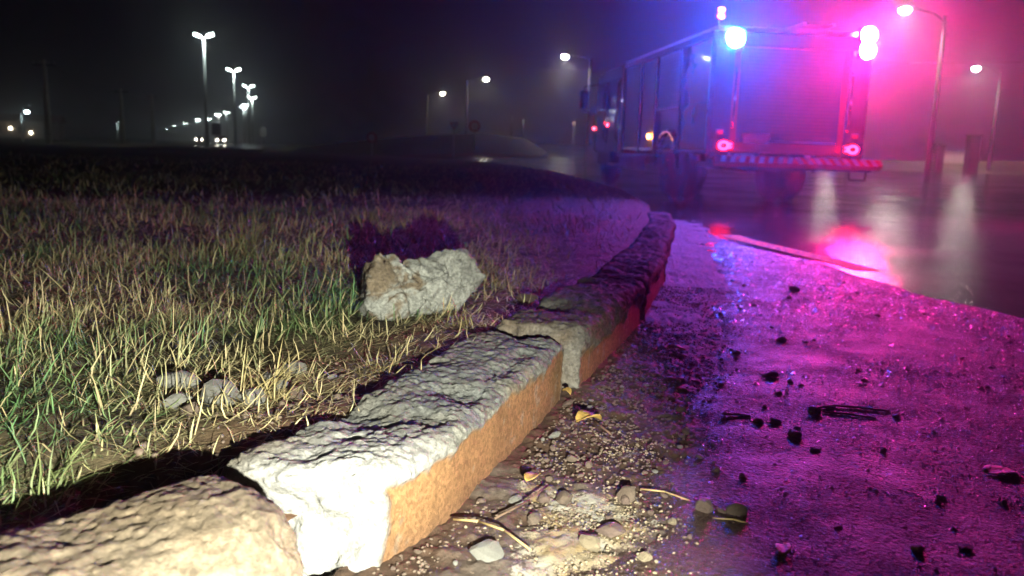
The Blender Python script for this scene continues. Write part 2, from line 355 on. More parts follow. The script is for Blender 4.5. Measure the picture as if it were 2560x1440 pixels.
# far avenue under the lamp row
LP = [(-25.3, 67.9), (-33.6, 99.3), (-41.0, 127.6), (-51.1, 161.0), (-62.9, 193.5), (-68.0, 207.5), (-87.0, 249.8), (-98.9, 275.9), (-123.1, 332.3), (-137.2, 358.2),
      (-175.0, 439.1), (-224.1, 545.7), (-278.4, 662.2), (-330.3, 767.8), (-400., 890.)]
pts = np.array([(-19, 46), (-21.5, 56)] + LP); sN = np.linspace(0, len(pts)-1, 120); cx = np.interp(sN, range(len(pts)), pts[:, 0]); cyy = np.interp(sN, range(len(pts)), pts[:, 1])
V = np.stack([np.stack([cx-4.5, cyy, 0*cx+.1], 1), np.stack([cx+4.5, cyy, 0*cx+.1], 1)], 1).reshape(-1, 3)
tag(link('avenue', grid_mesh('avenue', V, 120, 2, True), M['road']), kind='structure')

# ------------------------------------------------------------------ kerb: broken concrete blocks
def rough_box(L, W, H, res, r, disp, cuts=None):
    """closed box lattice, corners rounded, every vertex pushed by disp(P, Nrm) -> offset vector"""
    nx, ny, nz = [max(3, int(round(d/res))) for d in (L, W, H)]
    idx = {}; V = []; F = []
    def vid(i, j, k):
        q = (i, j, k)
        if q not in idx: idx[q] = len(V); V.append(q)
        return idx[q]
    def face(n1, n2, f):
        for a in range(n1):
            for b in range(n2): F.append((vid(*f(a, b)), vid(*f(a+1, b)), vid(*f(a+1, b+1)), vid(*f(a, b+1))))
    face(nx, ny, lambda a, b: (a, b, nz)); face(nx, nz, lambda a, b: (a, 0, b)); face(ny, nz, lambda a, b: (nx, a, b))
    face(nx, nz, lambda a, b: (nx-a, ny, b)); face(ny, nz, lambda a, b: (0, ny-a, b))
    V = np.array(V, float)/(nx, ny, nz)*(L, W, H) - (L/2, W/2, H)
    hi = np.array([L/2-r, W/2-r, -r]); lo = np.array([-L/2+r, -W/2+r, -H])
    inn = np.clip(V, lo, hi); d = V-inn; ln = np.linalg.norm(d, axis=1, keepdims=True); nrm = d/np.maximum(ln, 1e-9)
    P = inn + nrm*r
    # faces away from corners: normal from nearest face
    flat = ln[:, 0] < 1e-9
    return P, nrm, F, V
def kerb(name, loc, rz, L, W, H, seed, label, res=.007, sand=0, mudtop=.045, tilt=(0, 0), rough=1., whiteend=0, dark=0, bend=0, r=.035, cat='kerb', grey=0, crown=0.):
    P, nr, F, V = rough_box(L, W, H, res, r, None)
    S = P + seed*3.7
    big = fbm(S, 5, 3); mid = fbm(S, 19, 3); lump = .62 - worley(S, 32); lump2 = .6 - worley(S + 5, 70)
    top = sstep(-H*.02-.075, -.012, P[:, 2])
    road = sstep(-W/2+.03, -W/2+.004, P[:, 1])
    endn = sstep(L/2-.05, L/2-.01, np.abs(P[:, 0]))
    edge = mudtop*(1 + .9*fbm(np.stack([P[:, 0]*1., 0*P[:, 0], 0*P[:, 0]+seed], 1), 6, 4)) + .012*mid
    drip = .05*np.clip(fbm(np.stack([P[:, 0]*16, P[:, 2]*2, 0*P[:, 0]+seed], 1), 1.5, 3), 0, 1)
    mud = road*sstep(-edge+.004, -edge-.012-drip, P[:, 2])*(1-endn)
    amp = rough*(1-.93*mud)
    pit = worley(S+9, 55); off = amp*(.010*big + .0045*mid + .006*lump + .006*lump2 + .005*fbm(S, 90, 3) - .005*sstep(.38, .15, pit))
    P = P + nr*off[:, None]
    P[:, 2] += -.010*mud*0 - .03*np.clip(-big, 0, 1)*top*rough + crown*(1-(2*P[:, 1]/W)**2)
    P[:, 1] += road*.006*(1-mud)*(-1)*rough        # plaster skin stands proud of the mud-coated face
    sg = np.sign(P[:, 0]); en = fbm(np.stack([P[:, 1]*1., P[:, 2], sg*3+seed], 1), 9, 4)
    P[:, 0] += sstep(L/2-.16, L/2, np.abs(P[:, 0]))*sg*(.05*en - .03)
    X0 = P.copy(); dd = np.clip(.34-(P[:, 0]+L/2), 0, 1); P[:, 1] += bend*dd**2; P[:, 0] += -.3*bend*dd**2
    me = mesh_np(name, P, F); P = X0
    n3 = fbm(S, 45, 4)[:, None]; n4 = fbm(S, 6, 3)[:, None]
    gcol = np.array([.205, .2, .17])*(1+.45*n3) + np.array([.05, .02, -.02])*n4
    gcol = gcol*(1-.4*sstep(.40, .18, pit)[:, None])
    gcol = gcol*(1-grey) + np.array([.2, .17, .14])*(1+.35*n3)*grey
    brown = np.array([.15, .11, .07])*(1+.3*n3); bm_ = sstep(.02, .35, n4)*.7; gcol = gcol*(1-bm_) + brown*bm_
    stk = fbm(np.stack([P[:, 0]*30, P[:, 1]*30, P[:, 2]*3.5+seed], 1), 1.3, 4)[:, None]; chip = sstep(.30, .42, fbm(S+2, 26, 3)+.25*fbm(S, 7, 2))[:, None]
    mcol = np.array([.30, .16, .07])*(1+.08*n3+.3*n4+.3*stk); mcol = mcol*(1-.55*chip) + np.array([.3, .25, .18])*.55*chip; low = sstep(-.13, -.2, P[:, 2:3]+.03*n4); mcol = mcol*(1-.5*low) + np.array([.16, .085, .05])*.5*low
    gcol = gcol*(1-sand) + np.array([.185, .137, .087])*(1+.4*n3+.25*n4)*sand
    m_ = mud[:, None]; wcol = np.array([.32, .315, .29])*(1+.1*n3)
    ww = (whiteend*sstep(-L/2+.30, -L/2+.16, P[:, 0] + .09*n4[:, 0] - .35*np.clip(-P[:, 2]-.03, 0, .1))*(1-mud)*sstep(.15, -.0, P[:, 1]))[:, None]
    C = gcol*(1-m_) + mcol*m_; C = C*(1-ww) + wcol*ww
    C = C*(1-dark) + np.array([.05, .033, .024])*(1+.4*n3)*dark  # gloom of the far, unlit blocks put into their colour
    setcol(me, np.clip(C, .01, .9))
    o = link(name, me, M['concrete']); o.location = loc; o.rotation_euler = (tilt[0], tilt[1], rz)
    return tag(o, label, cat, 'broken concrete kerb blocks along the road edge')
def kerb_between(a, b, W, top, seed, label, **k):
    """a, b: road-side foot of the near and far end"""
    a = Vector(a); b = Vector(b); d = b-a; rz = math.atan2(d.y, d.x); nl = Vector((-d.y, d.x)).normalized(); c = (a+b)/2 + nl*W/2
    return kerb('kerb_block', (c.x, c.y, top), rz, d.length, W, top+.06, seed, label, **k)
kerb_between((-.19, 1.30), (.175, 2.44), .285, .195, 1, 'pale kerb block with white broken near end and smooth orange mud face', res=.006, whiteend=1, mudtop=.032, bend=.62)
kerb_between((.20, 2.45), (.585, 3.58), .28, .20, 2, 'grey chipped kerb block standing just beyond the long orange-faced one', res=.008, mudtop=.07, grey=.35, rough=1.35)
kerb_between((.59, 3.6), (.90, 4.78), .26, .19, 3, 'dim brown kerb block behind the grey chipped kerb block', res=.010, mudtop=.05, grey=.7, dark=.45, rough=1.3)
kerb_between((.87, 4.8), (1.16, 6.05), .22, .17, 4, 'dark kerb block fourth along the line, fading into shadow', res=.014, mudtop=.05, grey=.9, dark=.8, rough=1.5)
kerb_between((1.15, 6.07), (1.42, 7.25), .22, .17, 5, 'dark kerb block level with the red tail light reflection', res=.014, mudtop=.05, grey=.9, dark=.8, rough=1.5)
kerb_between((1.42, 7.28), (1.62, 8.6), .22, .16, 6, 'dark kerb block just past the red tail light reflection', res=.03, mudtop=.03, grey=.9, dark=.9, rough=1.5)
# knocked-out block lying askew at the near end
kerb('kerb_block', (-.708, .892, .212), math.atan2(.66, .75), .98, .30, .30, 12, 'sand-coloured rounded kerb block lying askew at the near end', res=.006, mudtop=.09, sand=.85, rough=.75, r=.07, crown=.012, tilt=(R(-4), R(-2)))

# ------------------------------------------------------------------ broken chunk in the grass
def chunk(name, loc, rot, dims, seed, label, cat, rough=1., res=.009, r=.03, pale=.6):
    L, W, H = dims; P, nr, F, V = rough_box(L, W, H, res, r, None); S = P + seed*5.1
    big = fbm(S, 6, 3); mid = fbm(S, 22, 3); lump = .6 - worley(S, 30)
    P = P + nr*(rough*(.03*big + .012*fbm(S, 14, 3) + .006*lump))[:, None]
    r_ = np.random.default_rng(seed); ctr = np.array([0, 0, -H*.5])
    for _ in range(6):
        nv = r_.normal(size=3); nv[2] = abs(nv[2])*.8; nv /= np.linalg.norm(nv); h = (P-ctr)@nv; lim = r_.uniform(.55, .8)*h.max(); P = P - np.clip(h-lim, 0, 9)[:, None]*nv*.92
    P = P + nr*(rough*(.009*fbm(S+8, 26, 3) + .007*(np.abs(fbm(S+3, 17, 3))*2.5-.7) + .006*fbm(S, 95, 2) - .010*sstep(.35, .12, worley(S, 38))))[:, None]
    taper = np.interp(P[:, 0], [-L/2, -.1*L, L/2], [1.2, 1, .75]); P[:, 1] *= taper
    P[:, 2] += .05*L/.4*np.sin(P[:, 0]*9/L*.4+seed)*rough
    me = mesh_np(name, P, F); n3 = fbm(S, 50, 4)[:, None]; n4 = fbm(S, 9, 4)[:, None]
    gc = np.array([.42, .425, .37])*(1+.35*n3); br = np.array([.14, .10, .06])*(1+.4*n3)
    a = sstep(-.12, .2, .8*n4 + .5*n3 + (pale-.5) + .5*sstep(-.4*L, -.1*L, P[:, :1]) - .33)
    setcol(me, np.clip(br*(1-a) + gc*a, .02, .85)); o = link(name, me, M['concrete']); o.location = loc; o.rotation_euler = rot
    return tag(o, label, cat)
def slab_chunk(loc, rot, label):
    O = np.array([(-.22, .0), (-.215, .11), (-.195, .215), (-.15, .24), (-.11, .222), (-.085, .20), (0, .215), (.085, .235), (.165, .25), (.195, .20), (.23, .15), (.195, .10), (.11, .03), (-.03, -.01), (-.145, -.05)])
    L = np.concatenate([O, O[:1]]); d = np.r_[0, np.cumsum(np.linalg.norm(np.diff(L, axis=0), axis=1))]; t = np.linspace(0, d[-1], 181)[:-1]; Q = np.column_stack([np.interp(t, d, L[:, k]) for k in (0, 1)]); c = Q.mean(0); m = len(Q)
    rings = [(k/26, -.045*(1-(k/26)**3)) for k in range(1, 27)] + [(1-.10*(j/10)**2, .19*j/10) for j in range(1, 11)] + [(.9*(1-k/6), .19+.02*k/6) for k in range(1, 6)]
    V = np.vstack([np.column_stack([c[0]+(Q[:, 0]-c[0])*sc_, np.full(m, y_), c[1]+(Q[:, 1]-c[1])*sc_]) for sc_, y_ in rings] + [[[c[0], -.045, c[1]], [c[0], .21, c[1]]]]); n = len(rings); F = []
    for r_ in range(n-1):
        for i in range(m): F.append((r_*m+i, r_*m+(i+1) % m, (r_+1)*m+(i+1) % m, (r_+1)*m+i))
    S = V + 2.3; e = lambda o_, s_, k_: np.column_stack([fbm(S+o_+q_*11, s_, k_) for q_ in range(3)])
    V = V + .022*e(0, 9, 2) + .013*e(5, 24, 2) + .008*e(9, 60, 2) + .004*e(3, 130, 2)
    V[:, 1] += .02*np.abs(fbm(S, 16, 3)) + .012*sstep(.4, .15, worley(S, 40)) + .03*np.exp(-((V[:, 0]+.10+.35*(V[:, 2]-.1))/.012)**2)
    F += [(i, n*m, (i+1) % m) for i in range(m)] + [((n-1)*m+i, (n-1)*m+(i+1) % m, n*m+1) for i in range(m)]
    bm = bmesh.new(); vs = [bm.verts.new(v) for v in V]; [bm.faces.new([vs[i] for i in f]) for f in F]; bmesh.ops.recalc_face_normals(bm, faces=bm.faces); me = bpy.data.meshes.new('concrete_chunk'); bm.to_mesh(me); bm.free()
    me.polygons.foreach_set('use_smooth', np.ones(len(me.polygons), bool))
    n3 = fbm(S, 55, 4)[:, None]; n4 = fbm(S, 12, 4)[:, None]; a_ = sstep(-.15, .2, .9*n4 + .5*n3 + .22 + 2.2*(V[:, :1]+.08+.35*(V[:, 2:3]-.1)) - .6*np.clip(V[:, 2:3]-.17, 0, 1)*4)
    setcol(me, np.clip(np.array([.19, .15, .10])*(1+.4*n3)*(1-a_) + np.array([.32, .325, .285])*(1+.4*n3)*a_, .02, .85))
    o = link('concrete_chunk', me, M['concrete']); o.location = loc; o.rotation_euler = rot; return tag(o, label, 'concrete chunk')
slab_chunk((-.29, 2.86, .155), (R(-24), R(4), R(28)), 'jagged slab of broken concrete leaning in the grass behind the kerb')

# ------------------------------------------------------------------ dirt in the gutter
sg = np.concatenate([np.arange(-.05, .62, .0052)]); yg = np.concatenate([np.arange(.75, 3.4, .0062), np.geomspace(3.41, 9.5, 160)])
Sg, Yg = np.meshgrid(sg, yg, indexing='ij'); s = Sg.ravel(); y = Yg.ravel(); x = xk(y)+s; P = np.stack([x, y, 0*x], 1)
f1 = fbm(P, 4, 4); f2 = fbm(P, 22, 4); f3 = fbm(P, 70, 3); wl = .5-worley(P, 38)
def blob(cx, cy_, rx, ry): return np.exp(-((x-cx)/rx)**2-((y-cy_)/ry)**2)
reg = np.clip(blob(.12, 1.42, .16, .16)+blob(.2, 1.62, .14, .14)+.8*blob(.3, 1.98, .10, .11)+.7*blob(.05, 1.72, .07, .10)+.8*blob(.62, 2.95, .09, .22)+.5*blob(.2, 1.3, .2, .1), 0, 1)
crust = 0*reg
z = .012*(1 - s/.36) + .014*f1 + .010*f2 + .010*np.clip(wl, 0, 1)*sstep(.5, .1, s) + .004*f3 + .004*crust
z = np.minimum(z, .06) - .03*sstep(.42, .62, s)
me = grid_mesh('gutter_dirt', np.stack([x, y, z], 1), len(sg), len(yg), True)
dk = np.array([.08, .047, .029])*(1+.5*f2+.3*f3)[:, None]; gr = np.array([.11, .085, .066])*(1+.4*f3)[:, None]
k = sstep(.1, .5, f1+.25*f2)[:, None]; C = dk*(1-k)+gr*k
yl_ = np.array([.42, .30, .15]); wh = np.array([.46, .43, .36]); q = sstep(.0, .5, fbm(P, 7, 2)+.15)[:, None]
C = C*(1-crust[:, None]) + (yl_*(1-q)+wh*q)*(1+.2*f3[:, None])*crust[:, None]
setcol(me, np.clip(C, .015, .85)); setcol(me, np.repeat((reg+.22*f2)[:, None], 3, 1), 'crust'); tag(link('gutter_dirt', me, M['dirt']), kind='structure')

# ------------------------------------------------------------------ stones
def stone_mesh(seed, sub=2, flat=.7, ang=.25):
    bm = bmesh.new(); bmesh.ops.create_icosphere(bm, subdivisions=sub, radius=1); me = bpy.data.meshes.new('stone'); bm.to_mesh(me); bm.free()
    P = np.empty(len(me.vertices)*3); me.vertices.foreach_get('co', P); P = P.reshape(-1, 3)
    d = 1 + ang*fbm(P+seed*7.3, 1.1, 2) + .12*fbm(P+seed, 3, 2); r_ = np.random.default_rng(seed); ax = r_.uniform(.75, 1.25, 3)
    P = P*d[:, None]*ax*(1, 1, flat)
    for _ in range(8):                      # planed-off facets
        nv = r_.normal(size=3); nv /= np.linalg.norm(nv); h = P@nv; lim = r_.uniform(.6, .85)*h.max(); P -= np.clip(h-lim, 0, 9)[:, None]*nv*.95
    me.vertices.foreach_set('co', P.ravel()); me.update(); return me
SM = {k: [stone_mesh(31*j+len(k), 2) for j in range(5)] for k in ('stone', 'stone_grey', 'stone_dark', 'stone_cream')}
for k, l in SM.items():
    for m_ in l: m_.materials.append(M[k])
def stone(x, y, z, r, kind, label, group=None, name='stone'):
    o = bpy.data.objects.new(name, random.choice(SM[kind])); COL.objects.link(o)
    o.location = (x, y, z + r*.32); o.scale = (r*random.uniform(.85, 1.25), r*random.uniform(.8, 1.1), r*random.uniform(.8, 1.05))
    o.rotation_euler = (random.uniform(-.3, .3), random.uniform(-.3, .3), random.uniform(0, 6.28)); return tag(o, label, 'stone', group)
# in the grass behind the kerb
for (x, y, r, k, l) in [(-.81, 1.944, .052, 'stone_grey', 'flat grey stone half sunk in dry grass, farthest from the kerb of the stone pair'), (-.757, 1.80, .036, 'stone_grey', 'smaller grey stone just below the two flat grey stones in the grass'),
        (-.672, 1.846, .056, 'stone_grey', 'broad flat grey stone in the straw, largest of those behind the kerb'), (-.70, 1.745, .034, 'stone', 'brown stone tucked under the broad flat grey stone'),
        (-.60, 1.838, .038, 'stone_grey', 'grey stone beside the broad flat stone on its kerb side'), (-.569, 2.115, .032, 'stone_grey', 'round greenish grey stone lying under the arching dry stalks'),
        (-.615, 2.017, .026, 'stone_grey', 'small round stone between the dry stalks and the flat stones'), (-.560, 1.954, .026, 'stone_grey', 'small oval pebble in soil next to the pale kerb'),
        (-.515, 1.894, .028, 'stone', 'brownish pebble in soil close behind the pale kerb'), (-.485, 1.505, .026, 'stone_cream', 'pale round pebble in the gap between the askew block and the pale kerb'),
        (-.455, 2.051, .018, 'stone_grey', 'tiny grey pebble behind the pale kerb by the straw heap'), (.06, 3.25, .05, 'stone', 'rough brown stone beside the grey chipped kerb block')]:
    stone(x, y, .148, r*.95, k, l)
# on the muddy shoulder
RS = [(1.595, 4.572, .042, 'stone_dark', 'dark round stone farthest out on the pink-lit asphalt'), (1.477, 4.303, .032, 'stone_dark', 'dark stone just in front of the farthest round one on the pink-lit asphalt'),
      (1.112, 3.284, .030, 'stone_dark', 'dark flat stone alone in the middle of the pink-lit asphalt'), (.892, 2.715, .034, 'stone_dark', 'broad dark clod on the purple-lit asphalt'), (.938, 2.648, .020, 'stone_dark', 'little dark stone beside the broad dark clod'),
      (.905, 2.332, .026, 'stone_dark', 'dark stone touching the long dark sticks on their near end'), (1.138, 2.311, .018, 'stone_dark', 'round dark pebble to the far side of the long dark sticks'),
      (.968, 2.017, .020, 'stone', 'greenish brown pebble on bright pink asphalt below the sticks'), (.774, 2.117, .024, 'stone_dark', 'upright dark stone below the caterpillar-shaped clod'),
      (.422, 1.636, .034, 'stone_dark', 'smooth dark stone, near twin of the mottled stone'), (.485, 1.62, .034, 'stone', 'mottled brown and cream stone beside the smooth dark stone'), (.342, 1.569, .018, 'stone_cream', 'small pale pebble on purple asphalt near the white crust'),
      (.708, 2.225, .022, 'stone_dark', 'first half of the caterpillar-shaped clod'), (.757, 2.23, .020, 'stone_dark', 'second half of the caterpillar-shaped clod'), (.5, 1.855, .017, 'stone', 'brown pebble nearest the white crust edge among three in a row'),
      (.554, 1.816, .017, 'stone', 'brown pebble at the outer end of three in a row'), (.264, 1.414, .024, 'stone_cream', 'cream stone at the bottom edge of the picture beside the white crust'), (.8, 1.486, .018, 'stone_grey', 'light sliver of stone at the bottom of the pink asphalt'),
      (.896, 1.497, .018, 'stone', 'reddish square pebble at the bottom of the pink asphalt'), (.972, 1.731, .018, 'stone_grey', 'pale pointed pebble on dark asphalt near the brown leaf'), (1.099, 1.711, .016, 'stone_cream', 'small yellow pebble below the big brown leaf'),
      (.992, 3.823, .018, 'stone_dark', 'dark speck of stone beside the pale violet crust'), (1.222, 4.06, .020, 'stone_dark', 'small dark stone between the violet crust and the farthest round stone'), (.862, 3.041, .026, 'stone_dark', 'dark clod at the near end of the violet crust'),
      (1.241, 2.831, .016, 'stone_dark', 'tiny dark stone out on the bright pink glints'), (1.842, 4.781, .016, 'stone_dark', 'tiny dark stone near the wet road edge')]
for (x, y, r, k, l) in RS: stone(x, y, .008, r*.75, k, l)
# in the gutter dirt
def dirt_z(x, y):
    s = x-float(xk(y)); return max(.008, .014*(1-s/.4))
for (x, y, r, k, l) in [(-.032, 1.402, .040, 'stone_grey', 'large pale grey stone in the gutter at the foot of the orange kerb face'), (.168, 1.462, .036, 'stone_cream', 'big tan stone standing in the white crust'),
        (.266, 1.679, .033, 'stone', 'dark brown stone at the upper edge of the white crust'), (.208, 1.514, .030, 'stone_dark', 'dark pointed stone beside the big tan stone'), (.126, 1.658, .026, 'stone', 'brown stone in the middle of the gutter crust'),
        (.023, 1.64, .022, 'stone_grey', 'small white-grey pebble beside the yellow crumbs'), (.059, 1.557, .026, 'stone', 'brown pebble below the yellow crumbs in the gutter')]:
    stone(x, y, dirt_z(x, y), r*.8, k, l)
for i in range(130):
    y = random.choice([random.uniform(1.2, 2.7)]*3 + [random.uniform(2.4, 4.2)]); s = abs(random.gauss(.06, .22)) + .02
    if s > .55: continue
    x = float(xk(y)) + s; r = random.choice([random.uniform(.006, .010)]*4 + [random.uniform(.010, .017)])
    k = random.choice(['stone', 'stone', 'stone_dark', 'stone_dark', 'stone_grey'] if s < .4 else ['stone_dark', 'stone'])
    stone(x, y, dirt_z(x, y), r, k, 'small loose pebble scattered in the gutter dirt beside the kerb', 'loose pebbles in the gutter', 'pebble')
for i in range(60):
    y = random.uniform(1.3, 6.0); lo = float(xk(y))+.4; x = random.uniform(lo, min(2.2, lo+1.6)); r = random.uniform(.006, .014)
    stone(x, y, .008, r, random.choice(['stone_dark', 'stone']), 'small dark pebble strewn over the pink-lit asphalt', 'loose pebbles on the asphalt', 'pebble')
# gravel and crumbs too small to pick apart: joined
def scatter(name, pts, rad, mat, label, cat, seed):
    base = [stone_mesh(seed+j, 1) for j in range(4)]; Vs = []; Fs = []; o0 = 0; r_ = np.random.default_rng(seed)
    cache = []
    for b in base:
        P = np.empty(len(b.vertices)*3); b.vertices.foreach_get('co', P); cache.append((P.reshape(-1, 3), np.array([p.vertices[:] for p in b.polygons])))
    for p, r in zip(pts, rad):
        P, F = cache[r_.integers(4)]; a = r_.uniform(0, 6.28); c, s = math.cos(a), math.sin(a)
        Vs.append((P*r)@np.array([[c, s, 0], [-s, c, 0], [0, 0, 1]]) + p); Fs.append(F+o0); o0 += len(P)
    me = mesh_np(name, np.vstack(Vs), np.vstack(Fs)); return tag(link(name, me, mat), label, cat, kind='stuff')
n = 5200; y = rng.uniform(1.05, 4.6, n)**1.0; s = np.abs(rng.normal(0, .24, n))+.012; keep = s < .62; y = y[keep]; s = s[keep]; x = xk(y)+s
zz = np.array([dirt_z(a, b) for a, b in zip(x, y)])
scatter('gravel', np.stack([x, y, zz], 1), rng.uniform(.0022, .0065, len(x)), M['stone'], 'fine brown gravel in the gutter dirt', 'gravel', 50)
n = 1300; a = rng.choice(4, n, p=[.4, .35, .15, .1]); ctr = np.array([(.12, 1.42), (.2, 1.62), (.3, 1.98), (.62, 2.95)])[a]; sp = np.array([(.10, .10), (.09, .09), (.06, .06), (.05, .12)])[a]
q = ctr + rng.normal(size=(n, 2))*sp; ok = q[:, 0] > xk(q[:, 1])+.04; q = q[ok]
scatter('crumbs', np.column_stack([q, [dirt_z(*p)+.002 for p in q]]), np.minimum(.0026*rng.lognormal(0, .5, len(q)), .007), M['stone_cream'], 'cream and white crumbs of lime crust in the gutter', 'crumbs', 70)
n = 500; q = np.column_stack([rng.uniform(-.95, -.3, n), rng.uniform(1.3, 2.3, n)]); uu = xk(q[:, 1])-.27-q[:, 0]; ok = (uu > .0) & (uu < .42); q = q[ok]; uu = uu[ok]
zz = field_z(uu+.1, q[:, 0], q[:, 1]); scatter('rubble', np.column_stack([q, zz+.003]), rng.uniform(.003, .010, len(q))*np.where(rng.random(len(q)) < .2, 1.4, .7), M['stone'], 'grey concrete rubble in the soil behind the kerb', 'rubble', 90)

# ------------------------------------------------------------------ leaves, twigs
def leaf(x, y, z, L, rz, mat, label, curl=.25):
    n = 7; V = []; F = []
    for i in range(n):
        t = i/(n-1); wd = .32*math.sin(math.pi*min(1, t*.95+.04))**.8*(1+.12*math.sin(9*t))
        for j in (-1, -.5, 0, .5, 1): V.append(((t-.5)*L, j*wd*L, L*(curl*(j*j)*.5*wd/.3 + .25*curl*math.sin(t*3.3+j)) + .003))
    for i in range(n-1):
        for j in range(4): a = i*5+j; F.append((a, a+1, a+6, a+5))
    o = link('leaf', mesh_np('leaf', V, F), mat); so = o.modifiers.new('solid', 'SOLIDIFY'); so.thickness = .0012
    o.location = (x, y, z); o.rotation_euler = (0, 0, rz); return tag(o, label, 'leaf')
leaf(.218, 2.12, .035, .075, .3, M['leaf'], 'torn yellow leaf in the gutter gravel below the grey kerb block', .4)
leaf(.637, 3.062, .012, .07, -.4, M['leaf'], 'small yellow leaf on dark asphalt beside the violet crust')
leaf(1.20, 1.893, .012, .09, .15, M['leaf_brown'], 'big brown leaf curled on the dark asphalt near the picture edge', .12)
leaf(.532, 1.461, .010, .05, 1.2, M['leaf'], 'little tan leaf at the bottom of the purple asphalt')
leaf(.058, 1.701, .04, .05, .9, M['leaf'], 'crumpled yellow leaf near the orange kerb foot')
leaf(.171, 2.334, .045, .04, 2., M['leaf'], 'yellow scrap of leaf pressed against the foot of the grey kerb block', .5)
def twig(pts, r, mat, label):
    mb = MB(); mb.path([Vector(p) for p in pts], r, 6); o = mb.build('twig', mat, None, True); return tag(o, label, 'twig')
twig([(.621, 2.286, .013), (.66, 2.283, .014), (.70, 2.275, .012)], .0035, M['twig'], 'short thick twig on the purple asphalt left of the caterpillar-shaped clod')
twig([(.90, 2.36, .014), (.99, 2.395, .015), (1.06, 2.385, .014), (1.14, 2.36, .013)], .0035, M['twig'], 'long dark stick on bright pink asphalt, farther of the pair')
twig([(.93, 2.335, .013), (1.0, 2.318, .014), (1.07, 2.29, .012)], .0028, M['twig'], 'long dark stick on bright pink asphalt, nearer of the pair')
twig([(.30, 1.725, .014), (.35, 1.70, .02), (.40, 1.68, .01)], .0022, M['straw'], 'thin straw crossing from the white crust to the smooth dark stone')
twig([(-.10, 1.50, .035), (-.05, 1.475, .045), (.0, 1.43, .05), (.05, 1.385, .035)], .0025, M['straw'], 'bent straw arching over the large pale grey stone')
twig([(.19, 2.22, .04), (.23, 2.13, .035), (.27, 2.03, .03)], .003, M['twig'], 'thin brown twig running through the gutter gravel')
twig([(-.02, 1.52, .03), (.05, 1.60, .035), (.09, 1.69, .03)], .0025, M['twig'], 'straight brown twig along the gutter between the yellow crumbs')
twig([(.43, 1.595, .01), (.47, 1.585, .014), (.50, 1.575, .01)], .0022, M['straw'], 'short tan stick in front of the mottled stone')

# ------------------------------------------------------------------ grass
def blades(P, L, W, lean, az, bend, C):
    n = len(P); d = np.stack([np.cos(az), np.sin(az), 0*az], 1); side = np.stack([-np.sin(az+.6), np.cos(az+.6), 0*az], 1)
    V = np.zeros((n, 7, 3)); 
    for i, t in enumerate((0, .38, .72, 1.)):
        th = lean + bend*t; p = P + (L*t)[:, None]*(d*np.sin(th)[:, None] + np.array([0, 0, 1])*np.cos(th)[:, None])
        wd = (W*(1, .9, .6, 0)[i]*.5)[:, None]*side
        if i < 3: V[:, 2*i] = p-wd; V[:, 2*i+1] = p+wd
        else: V[:, 6] = p
    V[:, :, 2] = np.maximum(V[:, :, 2], (P[:, 2]-.004)[:, None])
    b = (np.arange(n)*7)[:, None]; q = np.concatenate([b+[0, 1, 3, 2], b+[2, 3, 5, 4]], 1).reshape(-1, 4); t3 = b+[4, 5, 6]
    lv = np.concatenate([q.ravel(), t3.ravel()]).astype(np.int32); nq, ntr = len(q), len(t3)
    me = bpy.data.meshes.new('grass'); me.vertices.add(n*7); me.vertices.foreach_set('co', V.astype(np.float32).ravel())
    me.loops.add(len(lv)); me.loops.foreach_set('vertex_index', lv); me.polygons.add(nq+ntr)
    me.polygons.foreach_set('loop_start', np.concatenate([np.arange(nq)*4, nq*4+np.arange(ntr)*3]).astype(np.int32))
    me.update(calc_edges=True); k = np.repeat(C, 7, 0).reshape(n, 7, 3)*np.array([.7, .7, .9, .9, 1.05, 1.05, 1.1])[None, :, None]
    setcol(me, np.clip(k.reshape(-1, 3), .01, .9)); return me
